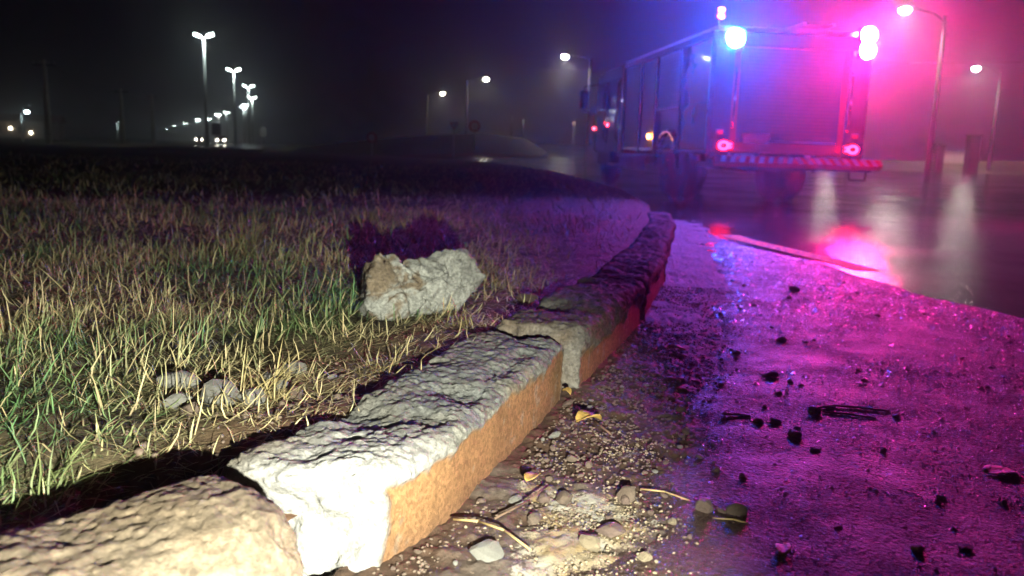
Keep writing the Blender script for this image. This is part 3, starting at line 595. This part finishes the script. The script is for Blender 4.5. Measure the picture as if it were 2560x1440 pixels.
def grass_field():
    parts = []
    for (y0, y1, dens, hs, ws) in [(.55, 1.6, 11000, 1, 1), (1.6, 2.8, 10000, 1, 1), (2.8, 4.5, 5600, 1, 1.1), (4.5, 7.5, 2000, 1.1, 1.5), (7.5, 14, 260, 1.2, 2.6), (14, 26, 60, 1.4, 5)]:
        xl = -1.0*y1 - .3; x1 = float(max(xk(y0), xk(y1))); n = int(dens*(y1-y0)*(x1-xl))
        p = np.column_stack([rng.uniform(xl, x1, n), rng.uniform(y0, y1, n)]); u = xk(p[:, 1])-.265-p[:, 0]
        ok = (u > 0) & (p[:, 0] > -.78*p[:, 1]-.35); p = p[ok]; u = u[ok]
        cl = fbm(np.column_stack([p, 0*u]), 2.6, 3); fine = fbm(np.column_stack([p, 0*u+4]), 17, 2)
        pr = np.clip(.5 + .5*sstep(.05, .5, u + .18*cl), 0, 1)*np.clip(.66+1.1*fine+.6*cl, .10, 1); ok = rng.random(len(p)) < pr
        parts.append((p[ok], u[ok], cl[ok], np.full(ok.sum(), hs), np.full(ok.sum(), ws)))
    p, u, cl, hs, ws = [np.concatenate(a) for a in zip(*parts)]; n = len(p)
    zz = field_z(u+.095, p[:, 0], p[:, 1])-.002+rng.uniform(0, .012, n)
    edge = sstep(.55, .15, u + .15*cl)                       # trodden straw next to the kerb
    dry = np.clip(.52 + 1.7*fbm(np.column_stack([p, 0*u+9]), 1.7, 3) + .5*edge + rng.normal(0, .2, n), 0, 1); dry = np.where(rng.random(n) < .16, 1, dry)
    L = rng.uniform(.04, .115, n)*(1-.35*edge)*hs*(1+.25*cl); L *= np.where(rng.random(n) < .05, 1.6, 1)
    lean = np.clip(rng.normal(.85, .45, n) + .5*edge, .02, 1.5); lean = np.where(rng.random(n) < .55, rng.uniform(1.1, 1.56, n), lean)
    C = np.array([.12, .235, .085])*(1-dry)[:, None] + np.array([.56, .46, .24])*dry[:, None]
    C = C*rng.uniform(.6, 1.25, (n, 1)) + rng.normal(0, .008, (n, 3))
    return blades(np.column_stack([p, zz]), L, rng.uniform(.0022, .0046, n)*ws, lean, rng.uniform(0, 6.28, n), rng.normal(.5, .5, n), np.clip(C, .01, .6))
tag(link('grass', grass_field(), M['blade']), 'short half-dry turf grass covering the verge behind the kerb', 'grass', kind='stuff')
def tuft(x, y, n, L, spread, dry, label, seed, lie=0):
    r_ = np.random.default_rng(seed); P = np.column_stack([r_.normal(0, spread, n), r_.normal(0, spread, n), np.zeros(n)])
    C = (np.array([.07, .14, .045])*(1-dry) + np.array([.40, .32, .14])*dry)*r_.uniform(.7, 1.2, (n, 1))
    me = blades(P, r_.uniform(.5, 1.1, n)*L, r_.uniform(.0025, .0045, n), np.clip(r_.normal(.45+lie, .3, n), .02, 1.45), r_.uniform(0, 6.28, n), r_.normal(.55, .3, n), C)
    o = link('grass_tuft', me, M['blade']); u = float(xk(y))-.17-x; o.location = (x, y, float(field_z(np.array([u]), np.array([x]), np.array([y]))[0])-.003)
    return tag(o, label, 'grass tuft')
tuft(-1.49, 4.6, 130, .24, .05, .45, 'tall wispy grass tuft standing alone in the dim turf', 1)
tuft(-.80, 1.34, 34, .14, .022, .25, 'green grass tuft overhanging the shadow behind the askew block', 2)
tuft(-.90, 1.22, 22, .12, .02, .8, 'straw-coloured tuft at the left frame edge above the askew block', 3, .2)
tuft(-.59, 1.87, 60, .17, .03, .9, 'pale dry tuft with long arching stalks behind the flat stones', 4, .25)
tuft(-.33, 2.12, 150, .13, .05, .95, 'heap of flattened yellow straw beside the pale kerb', 5, .75)
tuft(.0, 3.62, 110, .15, .07, .8, 'reddish dry grass tuft right of the jagged concrete slab', 6, .2)
tuft(-.15, 2.70, 70, .10, .05, .85, 'dry grass tuft growing in front of the jagged concrete slab', 7, .35)
tuft(.06, 2.75, 60, .10, .04, .9, 'small straw tuft caught between the kerb blocks and chunk', 8, .5)
tuft(-.68, 2.55, 130, .12, .07, .1, 'bright green grass tuft left of the jagged concrete slab', 9, .1)
tuft(-1.16, 6.5, 90, .2, .06, .5, 'dim tall tuft out in the dark field', 10)
tuft(-1.55, 2.4, 120, .12, .08, .9, 'golden dry tuft near the left frame edge', 11, .1)

# ------------------------------------------------------------------ fire engine
T = tag(empty('fire_engine', (3.97, 12.2, 0), R(7)), 'red fire engine parked with blue and red beacons flashing at its rear', 'fire engine')
HW = 1.2; BT = 2.52
MB().box((0, 3.9, .62), (.9, 7.2, .16)).build('chassis_frame', M['dark_metal'], T)
body = MB().box((0, 2.62, 1.66), (2.3, 5.1, 1.72), bev=.04).build('body', M['red_paint'], T)
MB().box((0, 2.62, BT+.03), (2.34, 5.14, .06), bev=.015).build('roof', M['aluminium'], T)
# rear and side framing
for yy in (.10, 1.42, 2.82, 3.86, 5.10): MB().box((-HW+.02, yy, 1.64), (.07, .075, 1.74), bev=.012).build('pillar', M['dark_paint'], T)
for yy in (.10, 1.42, 2.82, 3.86, 5.10): MB().box((HW-.02, yy, 1.64), (.07, .075, 1.74), bev=.012).build('pillar', M['dark_paint'], T)
MB().box((-HW+.02, 2.6, 2.47), (.08, 5.05, .09), bev=.012).build('roof_rail', M['dark_paint'], T)
MB().box((HW-.02, 2.6, 2.47), (.08, 5.05, .09), bev=.012).build('roof_rail', M['dark_paint'], T)
def shutter(x, y0, y1, z0, z1, axis='y'):
    mb = MB(); n = int((z1-z0)/.05)
    for i in range(n):
        z_ = z0+(i+.5)*(z1-z0)/n
        if axis == 'y': mb.box((x, (y0+y1)/2, z_), (.022, y1-y0, (z1-z0)/n*.86), bev=.006)
        else: mb.box(((y0+y1)/2, x, z_), (y1-y0, .022, (z1-z0)/n*.97), bev=.003)
    return mb
for sx in (-1, 1):
    for (y0, y1, z0, z1) in ((1.46, 2.78, 1.5, 2.42), (2.86, 3.82, .82, 2.42), (3.90, 5.06, .82, 2.42)):
        s_ = shutter(sx*(HW-.035), y0, y1, z0, z1).build('roller_shutter', M['aluminium'], T)
        MB().box((sx*(HW-.015), (y0+y1)/2, z0+.02), (.03, y1-y0-.06, .045), bev=.008).build('lift_bar', M['chrome'], s_)
sd = shutter(.055, -.78, .78, .95, 2.3, 'x').build('rear_shutter', M['matt_dark'], T)
MB().box((0, .03, .98), (1.5, .03, .045), bev=.008).build('lift_bar', M['chrome'], sd)
for sx in (-1, 1):
    MB().box((sx*(HW-.17), .055, 1.6), (.30, .05, 1.75), bev=.015).build('rear_panel', M['matt_dark'], T)
    mb = MB(); mb.path([(sx*.88, -.02, 1.15), (sx*.88, -.06, 1.2), (sx*.88, -.06, 1.95), (sx*.88, -.02, 2.0)], .016); mb.build('grab_rail', M['chrome'], T, True)
MB().box((0, .05, 2.41), (2.3, .06, .2), bev=.015).build('rear_header', M['matt_dark'], T)
# wheel arch and side lockers below the first shutter
for sx in (-1, 1):
    MB().box((sx*(HW-.03), .78, 1.15), (.04, 1.24, .75), bev=.012).build('rear_quarter_panel', M['red_paint'], T)
    mb = MB()
    for i in range(10):
        a0, a1 = math.pi*i/10, math.pi*(i+1)/10
        mb.tube((sx*(HW-.02), 2.1+.62*math.cos(a0), .52+.62*math.sin(a0)), (sx*(HW-.02), 2.1+.62*math.cos(a1), .52+.62*math.sin(a1)), .035, n=6)
    mb.build('wheel_arch', M['dark_paint'], T, True)
    mb = MB().box((sx*(HW-.06), 4.5, .70), (.26, 1.25, .04), bev=.01); [mb.box((sx*(HW-.06), yy, .56), (.2, .03, .26)) for yy in (3.92, 4.5, 5.08)]; mb.box((sx*(HW-.06), 4.5, .46), (.26, 1.25, .035), bev=.008)
    mb.build('side_step', M['aluminium'], T)
    MB().box((sx*(HW-.02), 1.35, .80), (.03, 2.5, .05), bev=.01).build('side_rail', M['aluminium'], T)
    MB().ball((sx*(HW+.01), 3.12, 1.06), .045, (.5, 1, 1)).build('side_marker_light', M['tail_amber'], T, True)
# wheels
def wheel(x, y, sgn):
    wo = MB().tube((x-.13, y, .5), (x+.13, y, .5), .42, n=28).torus((x, y, .5), .44, .07, 'x', 30, 8).build('wheel', M['dark_metal'], T, True)
    MB().torus((x-sgn*.0, y, .5), .41, .095, 'x', 32, 10).build('tyre', M['rubber'], wo, True)
    mb = MB().tube((x+sgn*.08, y, .5), (x+sgn*.15, y, .5), .27, .2, n=20); [mb.tube((x+sgn*.14, y+.15*math.cos(a), .5+.15*math.sin(a)), (x+sgn*.18, y+.15*math.cos(a), .5+.15*math.sin(a)), .018, n=6) for a in np.linspace(0, 6.28, 9)[:-1]]
    mb.build('rim', M['dark_metal'], wo, True)
for sx in (-1, 1): wheel(sx*1.02, 2.1, sx); wheel(sx*.74, 2.1, sx); wheel(sx*1.0, 6.75, sx)
# cab
mb = MB(); prof = [(5.3, .75), (8.0, .75), (8.05, 1.5), (7.75, 2.45), (7.6, 2.55), (5.3, 2.55)]
vs = [[mb.bm.verts.new((sx*1.17, a, b)) for a, b in prof] for sx in (-1, 1)]
mb.bm.faces.new(vs[0]); mb.bm.faces.new(vs[1][::-1])
for i in range(6): mb.bm.faces.new((vs[0][i], vs[0][(i+1) % 6], vs[1][(i+1) % 6], vs[1][i]))
bmesh.ops.bevel(mb.bm, geom=list(mb.bm.edges), offset=.05, segments=3, affect='EDGES'); mb.build('cab', M['red_paint'], T, False)
for sx in (-1, 1):
    for (y0, y1) in ((5.5, 6.45), (6.6, 7.6)):
        dd = MB().box((sx*1.178, (y0+y1)/2, 1.45), (.02, y1-y0, 1.35), bev=.008).build('door', M['dark_paint'], T)
        MB().box((sx*1.19, (y0+y1)/2, 1.98), (.02, y1-y0-.14, .62), bev=.006).build('window', M['glass'], dd)
        mb = MB(); mb.path([(sx*1.20, y0+.1, 1.2), (sx*1.23, y0+.12, 1.2), (sx*1.23, y0+.3, 1.2), (sx*1.20, y0+.32, 1.2)], .014); mb.build('handle', M['chrome'], dd, True)
        mb = MB(); mb.path([(sx*1.19, y0-.03, 1.0), (sx*1.25, y0-.03, 1.05), (sx*1.25, y0-.03, 2.2), (sx*1.19, y0-.03, 2.25)], .018); mb.build('grab_rail', M['chrome'], T, True)
    mr = MB().box((sx*1.48, 7.75, 1.95), (.2, .1, .42), bev=.03).build('mirror', M['dark_paint'], T); MB().box((sx*1.48, 7.695, 1.95), (.16, .012, .36), bev=.004).build('mirror_glass', M['chrome'], mr)
    mb = MB(); mb.path([(sx*1.17, 7.7, 2.3), (sx*1.48, 7.75, 2.25), (sx*1.48, 7.75, 1.7), (sx*1.17, 7.7, 1.6)], .014); mb.build('mirror_bracket', M['chrome'], mr, True)
    for (yy, zz_) in ((6.5, 1.35), (7.9, 1.3)): MB().ball((sx*1.19, yy, zz_), .035, (.5, 1, 1)).build('side_marker_light', M['small_red'], T, True)
    MB().box((sx*1.1, 6.75, .72), (.16, 1.3, .5), bev=.05).build('front_fender', M['dark_paint'], T)
    MB().box((sx*1.12, 5.9, .5), (.2, .6, .06), bev=.012).build('cab_step', M['aluminium'], T)
mb = MB().box((0, 6.6, 2.63), (1.7, .3, .12), bev=.03); mb.build('light_bar', M['glass'], T)
# roof ladder
mb = MB(); [mb.tube((x_, .4, 2.72), (x_, 5.0, 2.72), .025) for x_ in (.3, .75)]; [mb.tube((.3, yy, 2.72), (.75, yy, 2.72), .016) for yy in np.arange(.6, 5, .32)]; [mb.box((.52, yy, 2.63), (.5, .05, .16)) for yy in (.7, 2.6, 4.6)]
mb.build('ladder', M['aluminium'], T)
# rear bumper beam with slanted stripes
bp = MB().box((0, .05, 0), (2.5, .10, .12), bev=.010).build('rear_bumper', M['red_tape'], T); bp.location = (0, -.42, .715); bp.rotation_euler = (R(-38), 0, 0)
for i in range(17):
    cx_ = -1.12 + i*.14; sl = .045 if i < 8 else -.045
    mb = MB(); a, b = cx_-.036, cx_+.036
    mb.bm.faces.new([mb.bm.verts.new(p) for p in ((a-sl/2, -.003, -.054), (b-sl/2, -.003, -.054), (b+sl/2, -.003, .054), (a+sl/2, -.003, .054))])
    bmesh.ops.solidify(mb.bm, geom=list(mb.bm.faces), thickness=.003); mb.build('stripe', M['white_tape'], bp)
mb = MB(); mb.path([(.86, -.22, .66), (.86, -.25, .46), (1.1, -.25, .46), (1.14, -.22, .66)], .016); mb.build('hanging_step', M['dark_metal'], T, True)
mb = MB().box((0, .15, .62), (2.3, 1.0, .08), bev=.02); mb.build('tail_deck', M['dark_metal'], T)
for sx, xx in ((-1, -1.02), (1, 1.02)):
    hs_ = MB().box((xx, .0, .90), (.30, .06, .17), bev=.02).build('tail_light', M['dark_paint'], T)
    MB().torus((xx-.03*sx, -.045, .90), .052, .016, 'y', 26, 8, 1.3).build('light_ring', M['tail_red'], hs_, True)
    MB().box((xx-sx*.125, -.04, .925), (.06, .03, .024), bev=.008).build('light_strip', M['tail_red'], hs_)
    MB().box((xx-sx*.125, -.04, .875), (.06, .03, .024), bev=.008).build('light_strip', M['tail_red'], hs_)
    MB().box((xx+sx*.02, .02, 1.1), (.10, .03, .06), bev=.01).build('reflector', M['white_tape'], T)
MB().box((-.48, .02, 1.02), (.40, .015, .13), bev=.004).build('number_plate', M['plate'], T)
# beacons on the rear header: lamps facing backwards, hoods added to keep light off the rear
def hooded(xx, zs, r, mt, nm):
    mb = MB()
    for z_ in zs:
        for k in range(22):
            a0, a1 = 2*math.pi*k/22, 2*math.pi*(k+1)/22; q = r+.012
            mb.bm.faces.new([mb.bm.verts.new(p) for p in ((xx+q*math.cos(a0), -.10, z_+q*math.sin(a0)), (xx+q*math.cos(a1), -.10, z_+q*math.sin(a1)), (xx+q*math.cos(a1), .02, z_+q*math.sin(a1)), (xx+q*math.cos(a0), .02, z_+q*math.sin(a0)))])
    mb.box((xx, .045, sum(zs)/len(zs)), (.2, .06, zs[-1]-zs[0]+.24), bev=.01); be = mb.build('beacon', M['dark_metal'], T, True)
    for z_ in zs: MB().ball((xx, -.045, z_), r, (1, .35, 1), 20, 12).build('beacon_lens', M[mt], be, True)
hooded(-.94, [2.40], .125, 'beacon_blue', 'blue'); hooded(1.05, [2.315, 2.525], .115, 'beacon_red', 'red')
mst = MB().tube((-.80, 1.0, 2.55), (-.80, 1.0, 2.84), .03).box((-.80, 1.0, 2.90), (.14, .1, .18), bev=.02).build('roof_signal', M['dark_paint'], T)
for zz_ in (2.855, 2.945): MB().ball((-.80, .94, zz_), .042, (1.2, .6, .8)).build('signal_lens', M['top_red'], mst, True)

# ------------------------------------------------------------------ street lamps
ORD = ['first', 'second', 'third', 'fourth', 'fifth', 'sixth', 'seventh', 'eighth', 'ninth', 'tenth', 'eleventh', 'twelfth']
def double_lamp():
    t = empty('street_lamp')
    ld = bpy.data.lights.new('lamp_light', 'SPOT'); ld.energy = 1400; ld.color = (.85, 1, .95); ld.spot_size = R(140); ld.spot_blend = .5; ld.shadow_soft_size = .15
    lo = bpy.data.objects.new('lamp_light', ld); COL.objects.link(lo); lo.location = (0, 0, 8.8); lo.parent = t; pass
    MB().tube((0, 0, -.1), (0, 0, 8.7), .15, .09, 14).box((0, 0, .05), (.5, .5, .12)).build('pole', M['metal_post'], t, True)
    for s_ in (-1, 1):
        MB().tube((0, 0, 8.6), (s_*.3, 0, 8.92), .05, .045, 8).build('arm', M['metal_post'], t, True)
        h = MB().box((s_*.52, 0, 9.05), (.62, .34, .09), (0, -s_*R(20), 0), bev=.03).build('lamp_head', M['metal_post'], t)
        MB().box((s_*.54, 0, 8.94), (.5, .28, .15), (0, -s_*R(20), 0), bev=.015).build('lamp_panel', M['lamp_led'], h)
    return t
proto = double_lamp()
for i, (x, y) in enumerate(LP):
    o = proto if i == 0 else copy_tree(proto); o.location = (x, y, .05); o.rotation_euler = (0, 0, R(-8+5*i % 20))
    o.name = 'street_lamp'
    if i > 6:
        for hd_ in o.children:
            for ch in hd_.children: ch.material_slots[0].link = 'OBJECT'; ch.material_slots[0].material = M['lamp_far']
    if i > 7:
        for ch in [c_ for c_ in o.children if c_.type == 'LIGHT']: bpy.data.objects.remove(ch)
    lab = 'tall double-headed street lamp, nearest and highest of the avenue row' if i == 0 else ('double-headed street lamp, %s along the avenue row from the tallest' % ORD[i] if i < 12 else 'tiny far-off double-headed street lamp at the dim end of the avenue row')
    tag(o, lab, 'street lamp', 'lamps along the avenue' )
def single_lamp(x, y, h, az, label, base=0, ln=2.2, mat='lamp_warm', power=1.):
    t = empty('street_lamp', (x, y, base)); az = R(az); d = Vector((math.cos(az), math.sin(az), 0)); o_ = -d*ln     # the head hangs over (x, y)
    MB().tube(o_+Vector((0, 0, -.3)), o_+Vector((0, 0, h-.2)), .16, .10, 12).build('pole', M['post_dark'], t, True)
    mb = MB(); mb.path([o_+Vector((0, 0, h-.5)), o_+d*.6+Vector((0, 0, h-.1)), o_+d*(ln-.3)+Vector((0, 0, h+.1))], .04); mb.build('arm', M['post_dark'], t, True)
    hd = MB().box((0, 0, h+.1), (.75, .34, .16), (0, 0, az), bev=.05).build('lamp_head', M['metal_post'], t)
    MB().ball((0, 0, h-.02), .24, (1.2, 1, .8)).build('lamp_bowl', M[mat], hd, True)
    ld = bpy.data.lights.new('lamp_light', 'SPOT'); ld.energy = 3000*power; ld.color = (1, .93, .78); ld.spot_size = R(164); ld.spot_blend = .5; ld.shadow_soft_size = .15
    lo = bpy.data.objects.new('lamp_light', ld); COL.objects.link(lo); lo.location = (0, 0, h-.2); lo.parent = t
    return tag(t, label, 'street lamp', 'single lamps beside the road')
single_lamp(-10.9, 121.4, 8.4, 15, 'single street lamp farthest left of the three beyond the mound', 0)
single_lamp(-3.7, 95.5, 8.2, 20, 'yellowish single street lamp above the round red sign', .3)
single_lamp(3.8, 70.3, 8.2, 160, 'bright single street lamp just left of the fire engine', .3, power=2.2)
single_lamp(37.6, 69.7, 8.4, 185, 'single street lamp over the far road at the right of the picture', .1, power=1.9, mat='lamp_white')
single_lamp(19.6, 43.7, 8.4, 185, 'single street lamp shining above the red beacon', 0, power=1.9, mat='lamp_white')
single_lamp(33., 88, 8.4, 185, 'single street lamp hidden behind the rear of the fire engine', .1, mat='lamp_white')
# ------------------------------------------------------------------ poles, wires and small lights on the left
def util_pole(x, y, h, r, label):
    t = empty('utility_pole', (x, y, 0)); MB().tube((0, 0, -.3), (0, 0, h), r, r*.55, 10).build('pole', M['concrete_pole'], t, True)
    MB().box((0, 0, h-.35), (1.7, .1, .12)).build('crossarm', M['post_dark'], t)
    for k in (-.75, -.3, .3, .75): MB().tube((k, 0, h-.29), (k, 0, h-.12), .04, .025, 8).build('insulator', M['plate'], t, True)
    return tag(t, label, 'utility pole', 'utility poles on the dark field')
util_pole(-33.8, 60, 6.0, .24, 'pale tapering utility pole, nearest of the three at the left')
util_pole(-43.6, 92, 6.0, .26, 'dim utility pole beside the small bluish lamp')
util_pole(-54.6, 125, 7.2, .28, 'faint utility pole farthest off behind the small bluish lamp')
def wire(name, pts, sag, label, r=.02):
    mb = MB()
    for a, b in zip(pts, pts[1:]):
        a, b = Vector(a), Vector(b); q = [a.lerp(b, i/12)-Vector((0, 0, sag*4*(i/12)*(1-i/12))) for i in range(13)]; mb.path(q, r, 5)
    return tag(mb.build(name, M['wire'], None, True), label, 'wire')
wire('overhead_wire', [(-33.8, 60, 5.9), (-43.6, 92, 5.9), (-54.6, 125, 7.1)], .5, 'thin overhead wire strung between the utility poles')
wire('overhead_wire', [(1.6, 70.3, 7.4), (9.5, 46, 6.2), (30, 40, 6.0)], .4, 'thin overhead wire running from the bright lamp pole behind the fire engine')
def wall_light(x, y, h, label):
    t = empty('yard_lamp', (x, y, 0)); MB().tube((0, 0, -.2), (0, 0, h), .07, .05, 8).build('pole', M['metal_post'], t, True)
    MB().tube((0, 0, h), (.5, -.1, h+.15), .035, n=6).build('arm', M['metal_post'], t, True)
    MB().box((.6, -.1, h+.14), (.42, .22, .1), (0, R(-12), 0), bev=.03).build('lamp_head', M['metal_post'], t); MB().ball((.62, -.14, h+.07), .15, (1.2, 1, .7)).build('lamp_bowl', M['lamp_small'], t, True)
    return tag(t, label, 'yard lamp', 'small bluish lamps at the left')
wall_light(-44.6, 75, 2.65, 'small bluish lamp left of the nearest utility pole'); wall_light(-45.6, 95, 2.4, 'small bluish lamp on the foot of the second utility pole')
ho = tag(empty('house', (-90, 150, 0), R(20)), 'far low house with three lit lamps at the left edge', 'house')
MB().box((0, 0, 1.5), (14, 6, 3)).build('wall', M['house'], ho)
mb = MB(); vs = [mb.bm.verts.new(p) for p in ((-7.4, -3.5, 3), (7.4, -3.5, 3), (7.4, 3.5, 3), (-7.4, 3.5, 3), (-7.4, 0, 4.3), (7.4, 0, 4.3))]
[mb.bm.faces.new([vs[i] for i in f]) for f in ((0, 1, 5, 4), (2, 3, 4, 5), (0, 4, 3), (1, 2, 5), (0, 3, 2, 1))]; mb.build('roof', M['roof_tile'], ho)
for a, b in ((-4.4, 1.9), (-.5, 1.7), (2.6, 1.0)): MB().ball((a, -3.1, b), .2, (1, .6, 1)).build('wall_lamp', M['house_lamp'], ho, True)
for a in (-2.5, 1.2): MB().box((a, -3.02, 1.5), (1.2, .06, 1.1)).build('window', M['glass'], ho)
def sedan(x, y, rz, label):
    t = tag(empty('car', (x, y, .1), rz), label, 'car', 'cars on the avenue')
    mb = MB(); pr = [(-2.1, .35), (2.1, .35), (2.15, .75), (1.2, .9), (.5, 1.4), (-1.0, 1.42), (-1.7, .95), (-2.15, .85)]
    vs = [[mb.bm.verts.new((s_*.85, a, b)) for a, b in pr] for s_ in (-1, 1)]; mb.bm.faces.new(vs[0]); mb.bm.faces.new(vs[1][::-1])
    for i in range(8): mb.bm.faces.new((vs[0][i], vs[0][(i+1) % 8], vs[1][(i+1) % 8], vs[1][i]))
    mb.build('body', M['dark_paint'], t)
    for s_ in (-1, 1):
        for yy in (-1.3, 1.3): MB().tube((s_*.7, yy, .32), (s_*.9, yy, .32), .32, n=16).build('wheel', M['rubber'], t, True)
        MB().ball((s_*.62, 2.12, .68), .16, (1.2, .5, .8)).build('headlight', M['headlight'], t, True)
sedan(-53.4, 150, R(200), 'far car with both headlights lit, between the lamp posts'); sedan(-72.6, 190, R(200), 'farther car with headlights lit, behind the tallest street lamp post')
# ------------------------------------------------------------------ signs and marker posts by the mound
def sign(x, y, z0, h, r, kind, label, colour):
    t = tag(empty('road_sign', (x, y, z0)), label, 'road sign'); MB().tube((0, 0, -.4), (0, 0, h), .035, n=8).build('post', M['metal_post'], t, True)
    if kind == 'disc':
        MB().tube((0, -.05, h), (0, -.03, h), r, n=28).build('plate', M[colour], t); MB().tube((0, -.056, h), (0, -.0515, h), r*.72, n=28).build('face', M['sign_white'], t)
    elif kind == 'triangle':
        for q, yy, c in ((r, -.04, colour), (r*.62, -.046, 'sign_white')):
            mb = MB(); mb.bm.faces.new([mb.bm.verts.new((q*math.cos(a), yy, h+q*math.sin(a))) for a in (R(-90), R(30), R(150))]); bmesh.ops.solidify(mb.bm, geom=list(mb.bm.faces), thickness=.005); mb.build('plate' if q == r else 'face', M[c], t)
    else:
        MB().box((0, -.04, h-.2), (2*r, .012, 2.6*r)).build('plate', M[colour], t)
    return t
sign(-8.7, 50, .3, .9, .3, 'disc', 'low round pinkish sign on the left slope of the mound', 'sign_red')
sign(-3.78, 50, .35, 1.72, .3, 'triangle', 'red upside-down triangle sign on a post before the mound', 'sign_red')
sign(-2.75, 54, 1.0, 1.15, .36, 'disc', 'round red and white sign on the crest of the mound', 'sign_red')
sign(5.44, 80, 1.1, 2.3, .22, 'disc', 'round white sign just left of the fire engine cab', 'sign_red')
sign(-21.3, 70, .05, 1.7, .28, 'panel', 'pale panel sign at the foot of the lamp row', 'sign_white')
sign(-33.2, 92, .05, 2.1, .5, 'panel', 'dark-backed panel sign between the lamp posts', 'dark_metal')
for x, y, l in ((-.4, 62, 'thin pale marker post standing on top of the mound'), (.46, 66, 'thin dim marker post on the right shoulder of the mound')):
    t = tag(empty('marker_post', (x, y, 1.5)), l, 'post'); MB().tube((0, 0, -.6), (0, 0, 1.6), .06, n=8).build('post', M['metal_post'], t, True); MB().tube((0, 0, 1.6), (0, 0, 1.68), .075, .03, n=8).build('cap', M['plate'], t, True)
# ------------------------------------------------------------------ right roadside: wall, timber posts
wl_ = tag(empty('roadside_wall', (37.6, 71.5, .5)), 'low pale rendered wall seen between the dark timber posts', 'wall')
MB().box((0, 0, .45), (2.0, .3, 1.5)).build('wall', M['wall'], wl_); MB().box((0, 0, 1.24), (2.1, .4, .08)).build('coping', M['concrete_pole'], wl_)
for x, y, h, r, l in ((37.5, 68.5, 3.0, .42, 'thick dark post at the far road edge'), (35.05, 69, 2.1, .3, 'shorter dark post left of the thick one at the far road edge')):
    t = tag(empty('gate_post', (x, y, .2)), l, 'post'); MB().box((0, 0, h/2-.3), (2*r, 2*r, h+.2), bev=.04).build('shaft', M['post_dark'], t); MB().box((0, 0, h-.15), (2*r+.1, 2*r+.1, .1), bev=.02).build('cap', M['post_dark'], t)

# ------------------------------------------------------------------ haze volume added in clear air to carry the lens glow
hz = MB().box((0, 0, 5.0), (3100, 3100, 13.0)).build('haze', None); tag(hz, 'thin haze volume added for the glow around the lamps', 'added_haze', kind='stuff')
m = bpy.data.materials.new('added_haze'); m.use_nodes = True; n = m.node_tree; n.nodes.clear()
o = n.nodes.new('ShaderNodeOutputMaterial'); pv = n.nodes.new('ShaderNodeVolumePrincipled'); pv.inputs['Color'].default_value = (.9, .92, .95, 1)
pv.inputs['Density'].default_value = .0040; pv.inputs['Anisotropy'].default_value = .86
n.links.new(pv.outputs[0], o.inputs['Volume']); hz.data.materials.append(m)
